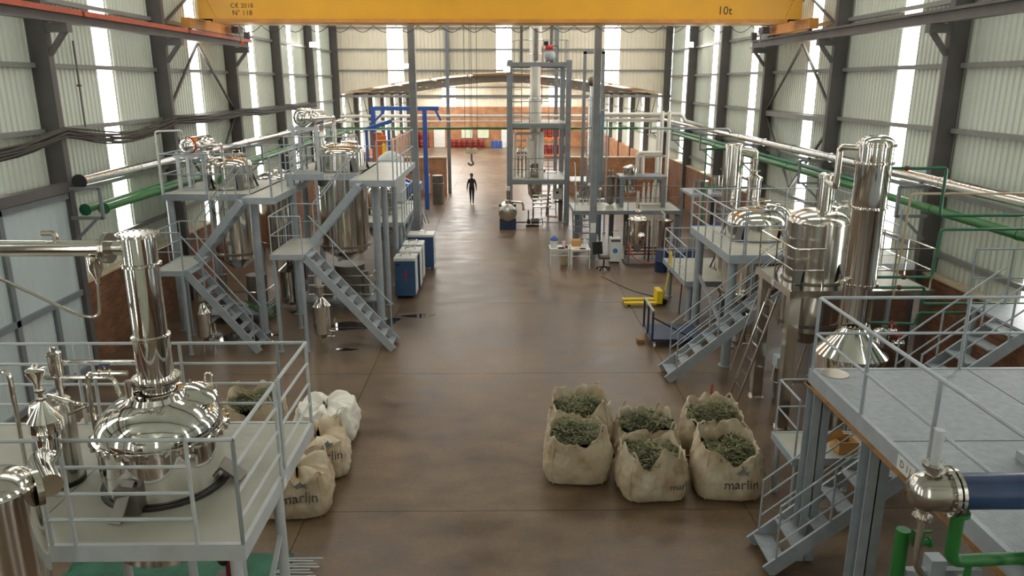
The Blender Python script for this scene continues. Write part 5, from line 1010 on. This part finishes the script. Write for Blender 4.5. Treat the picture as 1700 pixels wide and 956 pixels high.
for k in range(2): tag(MB().lathe((7.2 + .7 * k, 62, 0), [(.001, 0), (.32, 0), (.32, 1.4), (.2, 1.6), (.001, 1.62)], 18).build('navy_tank', 'navy'), 'dark blue upright tank on the floor of the rear hall', 'tank', 'dark blue tanks in the rear hall')
for k in range(3):
    for j in range(2): tag(MB().lathe((8.3 + .6 * k, 52.0, 2.0 * 0 + .88 * j), [(.001, 0), (.27, 0), (.28, .03), (.28, .85), (.27, .88), (.001, .87)], 16).build('red_drum', 'maroon'), 'dark red drum in the stack behind the right half wall', 'drum', 'red drums behind the right half wall')

t = thing('access_stair', 'steep open steel ladder stair between the tower and the slim frame', 'stairs', (3.9, 37.5, 0))
for x in (3.65, 4.3): MB().bar((x, 36.4, 0), (x, 38.0, 2.2), .05, .14).build('stringer', 'grey', t, smooth=False); tube('handrail', 'white', [(x, 36.5, .9), (x, 38.0, 3.1), (x, 38.3, 3.1)], .022, t)
for k in range(8): box('tread', 'grey', 3.65, 4.3, 36.5 + .18 * k, 36.68 + .18 * k, .24 + .245 * k, .27 + .245 * k, t)
box('bridge_deck', 'deck', 3.45, 4.5, 38.0, 40.0, 2.16, 2.2, t); cyl('bridge_post', 'grey', (4.4, 39.9, 0), (4.4, 39.9, 2.16), .06, t)
t = thing('valve_station', 'cluster of small valves and gauges on the work platform left end', 'valves', (3.6, 33, 1.8))
for k in range(5): q = cyl('standpipe', 'steel', (3.3 + .25 * k, 32.9, 1.8), (3.3 + .25 * k, 32.9, 2.3 + .2 * (k % 3)), .04, t); MB().ball((3.3 + .25 * k, 32.86, 2.3 + .2 * (k % 3)), .07, 10).build('gauge', 'dark' if k % 2 else 'white', q)
tube('manifold', 'steel', [(3.2, 32.9, 2.05), (4.5, 32.9, 2.05)], .04, t)
t = thing('tall_receiver', 'tall slim steel receiver on the work platform beside the rack', 'receiver', (4.7, 32.9, 1.8)); MB().lathe((4.75, 32.9, 0), [(.05, 1.82), (.17, 1.9), (.17, 3.0), (.19, 3.01), (.19, 3.05), (.06, 3.12), (.05, 3.4)], 20).build('shell', 'drum', t); MB().flange((4.75, 32.9, 3.3), (0, 0, 1), .1, .04).build('flange', 'steel', t)
for lab, x, y, z0, z1, r, m in (('thin white standpipe behind the tower, nearer the hall end', 3.75, 44.5, 0, 5.2, .05, 'pipew'), ('thin grey conduit rising by the slim frame', 4.9, 35.7, 0, 5.4, .04, 'galv')):
    t = thing('standpipe', lab, 'pipe', (x, y, 0)); cyl('pipe', m, (x, y, z0), (x, y, z1), r, t); MB().flange((x, y, z0 + .02), (0, 0, 1), r * 2.2, .04).build('foot_flange', m, t)
t = thing('wall_conduit', 'thin vertical black conduit on the left wall cladding beside a column', 'conduit', (-10.6, 19.8, 4.5)); cyl('conduit', 'dark', (-10.6, 19.7, 5.9), (-10.6, 19.7, 8.0), .02, t, 6); box('clip', 'dark', -10.64, -10.56, 19.66, 19.74, 6.9, 6.95, t)
# ---------------------------------------------------------------- bulk bags of herb
def make_bag(lab, cx, cy, w, d, h, rot, seed, fill=.72, text=None, mat='bag', closed=False, tilt=0, group='open bags of herb beside the right platform'):
    rnd = random.Random(seed); t = thing('bulk_bag', lab, 'bag', (cx, cy, 0), group); N = 96; cr, sr = math.cos(rot), math.sin(rot)
    ph = [rnd.uniform(0, 6.28) for _ in range(8)]; am = [rnd.uniform(.5, 1) for _ in range(8)]
    def rad(a, s):                                      # superellipse outline with bulge and folds
        c, q = abs(math.cos(a)), abs(math.sin(a)); n = 4.2
        r = 1 / ((c / (w / 2)) ** n + (q / (d / 2)) ** n) ** (1 / n)
        bul = .9 + .13 * math.sin(PI * min(1, s * 1.05) ** .8) - .03 * s
        fold = .016 * am[0] * math.sin(5 * a + ph[0] + 3 * s) + .012 * am[1] * math.sin(11 * a + ph[1] - 5 * s) + .018 * am[2] * math.sin(9 * s + 2 * a + ph[2]) * s + .008 * math.sin(23 * a + 17 * s + ph[3])
        return r * bul * (1 + fold) * crump(a, s)
    def rim(a):
        q = V((math.cos(a) * 1.5 + seed * 5.3, math.sin(a) * 1.5, 0)); k = h * (.86 + .045 * math.cos(4 * a + PI) * am[4] + .08 * am[5] * math.sin(a) + .26 * mnoise.noise(q) + .1 * mnoise.noise(q * 2.7))
        return k + tilt * math.sin(a)
    def W(x, y, z): return (cx + x * cr - y * sr, cy + x * sr + y * cr, z)
    def crump(a, s):                                    # crumpled cloth
        q = V((math.cos(a) * 2.2 + seed * 3.1, math.sin(a) * 2.2, s * 2.4)); n1 = mnoise.noise(q * 1.6); n2 = abs(mnoise.noise(q * 3.3)); n3 = mnoise.noise(q * 7.5)
        return 1 + (.05 * n1 + .075 * (n2 - .25) + .016 * n3) * (.35 + .65 * min(1, s * 2))
    mb = MB(); K = 22; rows = []
    for k in range(K + 1):
        s = k / K; row = []
        for i in range(N):
            a = 2 * PI * i / N; z = rim(a) * s; q = rad(a, s)
            if k == 0: q *= .93
            row.append(W(q * math.cos(a), q * math.sin(a), max(z, .0 if k == 0 else .012)))
        rows.append(row)
    for j, (f, dz) in enumerate(((.975, .0), (.94, -.07), (.9, -.16), (.86, -.26))):
        if closed: f, dz = ((.9, .02), (.62, .03 + .04), (.34, .04), (.12, -.04))[j]
        row = []
        for i in range(N):
            a = 2 * PI * i / N; q = rad(a, 1) * f * (1 + .02 * math.sin(9 * a + ph[j]) * (3 if closed else 1)); row.append(W(q * math.cos(a), q * math.sin(a), rim(a) + dz * h + (.03 * math.sin(5 * a + ph[3]) if closed else 0)))
        rows.append(row)
    vs = [p for r in rows for p in r]; fs = [(r * N + i, r * N + (i + 1) % N, (r + 1) * N + (i + 1) % N, (r + 1) * N + i) for r in range(len(rows) - 1) for i in range(N)]
    fs.append(tuple(range(N))[::-1]); mb.add(vs, fs); sk = mb.build('sack', mat, t, ang=70)
    for j, a in enumerate((PI * .25, PI * .75, PI * 1.25, PI * 1.75)):          # corner seams and lifting loops
        pth = [W(rad(a, s / 10) * 1.004 * math.cos(a), rad(a, s / 10) * 1.004 * math.sin(a), max(.01, rim(a) * s / 10)) for s in range(11)]
        tube('seam', mat, pth, .011, t, 5, 0)
        if rnd.random() < .75:
            p = W(rad(a, 1) * .98 * math.cos(a - .12), rad(a, 1) * .98 * math.sin(a - .12), rim(a - .12)); q = W(rad(a, 1) * .98 * math.cos(a + .16), rad(a, 1) * .98 * math.sin(a + .16), rim(a + .16)); m_ = W(rad(a, 1) * (1.04 - .25 * rnd.random()) * math.cos(a), rad(a, 1) * 1.0 * math.sin(a), rim(a) + .1 + .08 * rnd.random())
            tube('lifting_loop', mat, [p, m_, q], .016, t, 6, .12)
    if not closed:
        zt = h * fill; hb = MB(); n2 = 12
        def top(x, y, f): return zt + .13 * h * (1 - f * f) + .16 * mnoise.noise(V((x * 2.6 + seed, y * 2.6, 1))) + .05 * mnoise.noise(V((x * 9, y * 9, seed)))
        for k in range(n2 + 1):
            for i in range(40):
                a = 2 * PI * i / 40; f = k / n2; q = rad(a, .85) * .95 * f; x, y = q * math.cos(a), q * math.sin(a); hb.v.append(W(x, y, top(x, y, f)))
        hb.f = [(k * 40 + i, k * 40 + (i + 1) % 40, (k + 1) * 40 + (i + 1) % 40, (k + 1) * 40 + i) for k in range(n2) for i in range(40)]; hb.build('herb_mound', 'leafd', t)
        for nm, mt, cnt, l0, l1 in (('herb_leaves', 'leafm', 800, .06, .16), ('herb_sprigs', 'leaf', 330, .08, .24)):
            lf = MB()
            for k in range(cnt):
                a = rnd.uniform(0, 2 * PI); f = math.sqrt(rnd.random()) * .96; q = rad(a, .85) * .92 * f; L = rnd.uniform(l0, l1); b = rnd.uniform(0, 2 * PI); e = rnd.uniform(-.25, .6); wd = rnd.uniform(.007, .015)
                x, y = q * math.cos(a), q * math.sin(a); z = top(x, y, f) + rnd.uniform(-.01, .04); dx, dy, dz = math.cos(b) * math.cos(e), math.sin(b) * math.cos(e), math.sin(e); sx, sy = -math.sin(b) * wd, math.cos(b) * wd
                lf.add([W(x, y, z), W(x + dx * L * .5 + sx, y + dy * L * .5 + sy, z + dz * L * .5 + .01), W(x + dx * L * .5 - sx, y + dy * L * .5 - sy, z + dz * L * .5 + .01), W(x + dx * L, y + dy * L, z + dz * L * .7)], [(0, 1, 2), (1, 3, 2)])
            lo = lf.build(nm, mt, t, smooth=False); lo['kind'] = 'stuff'
    if text:
        txt, size, tx, tz = text
        def on(x, z):                                   # wrap print onto the near face
            best = None
            for k in range(180):
                a = PI + PI * k / 180; s = min(1, z / rim(a)); q = rad(a, s); e = abs(q * math.cos(a) - x)
                if best is None or e < best[0]: best = (e, q * math.sin(a))
            return W(x, best[1] - .012, z)
        me = text_mesh(txt, size, lambda a, b: on(tx + a, tz + b)); link('printed_name', me, 'print_', sk, False)
        ol = [(-.1, -.02), (-.05, .03), (.0, .06), (.03, .1), (.05, .05), (.1, .03), (.13, .05), (.1, 0), (.12, -.05), (.06, -.02), (0, -.03), (-.04, -.06), (-.05, -.03)]
        if size > .2: MB().add([on(tx + u, tz + .2 + v) for u, v in ol] + [on(tx + .02, tz + .205)], [(i, (i + 1) % len(ol), len(ol)) for i in range(len(ol))]).build('printed_emblem', 'printg', sk, False)
    return t
make_bag('cream bulk bag with rust stain, right of the tall-sided one, half-showing name', 2.62, 12.0, 1.2, 1.05, 1.0, .05, 2, .66, ('marlin', .17, .42, .33))
make_bag('cream bulk bag printed marlin, herb heaped at an angle', 3.96, 12.02, 1.2, 1.05, 1.06, -.06, 3, .64, ('marlin', .24, .15, .36))
make_bag('cream tall-sided bulk bag of dry herb with a green stamp', 1.37, 12.6, 1.22, 1.08, 1.06, -.05, 4, .7)
make_bag('cream bulk bag behind the tall-sided one, herb partly covered', 1.54, 13.75, 1.26, 1.05, 1.08, .03, 5, .7)
make_bag('cream low bulk bag heaped full of long pale herb sprigs', 2.75, 13.2, 1.2, 1.0, .9, .1, 6, .78)
make_bag('cream bulk bag with grey print, loops up, beside the stair', 4.1, 13.5, 1.22, 1.0, .95, -.12, 8, .75)
make_bag('closed cream bulk bag printed marlin beside the platform leg', -3.5, 11.55, 1.15, 1.05, .84, .08, 9, .6, ('marlin', .24, .12, .42), 'bag', True, group='bags behind the left platform')
make_bag('folded cream bulk bag printed marlin, second from the platform leg', -3.45, 12.8, 1.15, 1.05, .8, .16, 10, .7, ('marlin', .22, .2, .5), 'bag', True, group='bags behind the left platform')
make_bag('clean white bulk bag, whitest of those behind the left platform', -3.6, 14.15, 1.25, 1.05, .82, -.05, 11, .7, None, 'bagw', True, group='bags behind the left platform')
make_bag('open cream bag of herb seen through the left platform railing', -5.1, 14.3, 1.2, 1.05, .95, .05, 12, .74, None, 'bag', False, group='bags behind the left platform')
make_bag('open cream bag beside the sliding door seen past the still', -7.4, 13.0, 1.2, 1.05, .95, .1, 13, .74, None, 'bag', False, group='bags behind the left platform')
# litter and puddles on the floor
st = MB(); rnd = random.Random(5)
for k in range(90):
    x, y = rnd.uniform(.9, 4.2), rnd.gauss(11.1, .35); b = rnd.uniform(0, 6.28); L = rnd.uniform(.03, .09)
    st.add([(x, y, .004), (x + math.cos(b) * L + .008, y + math.sin(b) * L, .01), (x + math.cos(b) * L, y + math.sin(b) * L + .008, .004)], [(0, 1, 2)])
tag(st.build('spilled_herb', 'leaf'), 'scattered herb scraps on the floor before the bags', 'litter')['kind'] = 'stuff'
def puddle(lab, cx, cy, rx, ry, seed):
    r = random.Random(seed); ph = [r.uniform(0, 6) for _ in range(4)]; n = 40
    vs = [(cx, cy, .004)] + [(cx + rx * (1 + .25 * math.sin(2 * a + ph[0]) + .18 * math.sin(5 * a + ph[1])) * math.cos(a), cy + ry * (1 + .2 * math.sin(3 * a + ph[2])) * math.sin(a), .003) for a in [2 * PI * k / n for k in range(n)]]
    tag(MB().add(vs, [(0, k + 1, (k + 1) % n + 1) for k in range(n)]).build('water_puddle', 'puddle'), lab, 'puddle')
puddle('dark puddle beside the blue cabinets', -2.6, 22.4, .42, .22, 1); puddle('small dark puddle at the floor joint by the steep stair', -3.35, 21.9, .2, .35, 2); puddle('wide dark puddle behind the steep lower stair', -4.5, 21.4, .7, .4, 3); puddle('small dark puddle in front of the yellow-tapped separator', -4.3, 19.35, .28, .12, 4); puddle('dark wet patch under the smaller tank stair', -7.3, 20.4, 1.0, .5, 6)
# ---------------------------------------------------------------- walking person
def person(lab, x, y):
    t = thing('person', lab, 'person', (x, y, 0)); P = {}; E = []; R = []
    def add(n, p, r, frm=None):
        P[n] = len(R); R.append((p, r))
        if frm: E.append((P[frm], P[n]))
    add('pel', (0, 0, .95), .15); add('waist', (0, 0, 1.1), .14, 'pel'); add('chest', (0, -.02, 1.32), .17, 'waist'); add('neck0', (0, -.01, 1.47), .075, 'chest'); add('neck', (0, -.015, 1.54), .06, 'neck0'); add('head', (0, -.025, 1.62), .098, 'neck'); add('head1', (0, -.015, 1.72), .105, 'head')
    for s, k in ((-1, 'l'), (1, 'r')):
        f = .13 * s
        add(k + 'hip', (.09 * s, 0, .9), .105, 'pel'); add(k + 'kn', (.085 * s, -f * .9, .5), .068, k + 'hip'); add(k + 'an', (.08 * s, -f * 1.3 + (.05 if s < 0 else 0), .1), .042, k + 'kn'); add(k + 'toe', (.09 * s, -f * 1.3 - .15, .04), .04, k + 'an')
        add(k + 'sh', (.17 * s, -.01, 1.385), .07, 'chest'); add(k + 'el', (.245 * s, .03 + f * .3, 1.12), .052, k + 'sh'); add(k + 'wr', (.27 * s, -.04 + f * .8, .92), .033, k + 'el'); add(k + 'pa', (.27 * s, -.06 + f * .9, .84), .036, k + 'wr')
        for j in range(4): add(k + 'f%d' % j, (.27 * s + .012 * (j - 1.5) * s * .6, -.085 + f * .9 + 0.026 * (j - 1.5), .765 - .008 * (1 if j in (1, 2) else 0)), .009, k + 'pa'); add(k + 'g%d' % j, (.255 * s + .01 * (j - 1.5) * s * .6, -.095 + f * .9 + .028 * (j - 1.5), .72), .007, k + 'f%d' % j)
        add(k + 'th', (.255 * s, -.105 + f * .9, .8), .01, k + 'pa')
    me = bpy.data.meshes.new('b'); me.from_pydata([V(p) + V((x, y, .005)) for p, r in R], E, []); o = bpy.data.objects.new('b', me); COL.objects.link(o)
    m = o.modifiers.new('k', 'SKIN'); m.use_smooth_shade = True
    for i, (p, r) in enumerate(R): me.skin_vertices[0].data[i].radius = (r, r * (.72 if r > .13 else 1))
    me.skin_vertices[0].data[0].use_root = True; o.modifiers.new('s', 'SUBSURF').levels = 2
    dg = bpy.context.evaluated_depsgraph_get(); bm = bpy.data.meshes.new_from_object(o.evaluated_get(dg)); bpy.data.objects.remove(o)
    bm.materials.clear()
    for n in ('cloth', 'skin', 'shoe', 'trouser'): bm.materials.append(M[n])
    for p in bm.polygons:
        z = p.center.z; p.material_index = 1 if (z > 1.5 or (z < .89 and abs(p.center.x - x) > .21)) else (2 if z < .09 else (3 if z < .93 else 0))
    bm.name = 'body'; b = link('body', bm, None, t)
    hm = MB()
    for j in range(9):
        for i in range(20):
            a = 2 * PI * i / 20; u = PI / 2 * j / 8; low = -.01 if math.sin(a) > -.35 else .055; hm.v.append((x + .098 * math.cos(a) * math.cos(u) ** .5, y - .012 + .112 * math.sin(a) * math.cos(u) ** .5, 1.665 + low * (1 - j / 8) + .125 * math.sin(u)))
    hm.f = [(j * 20 + i, j * 20 + (i + 1) % 20, (j + 1) * 20 + (i + 1) % 20, (j + 1) * 20 + i) for j in range(8) for i in range(20)]; hm.build('hair', 'hair', t)
    for s in (-1, 1): MB().ball((x + .03 * s, y - .108, 1.675), .011, 8).build('eye', 'black', t); MB().ball((x + .09 * s, y - .01, 1.66), .02, 8, 1.5).build('ear', 'skin', t)
    MB().lathe((x, y - .112, 1.635), [(.016, -.01), (.012, .02), (.004, .04)], 8).build('nose', 'skin', t); MB().box(x - .022, x + .022, y - .118, y - .1, 1.595, 1.603).build('mouth', 'maroon', t, smooth=False)
person('person in dark jacket and trousers walking down the aisle', -1.82, 45.1)
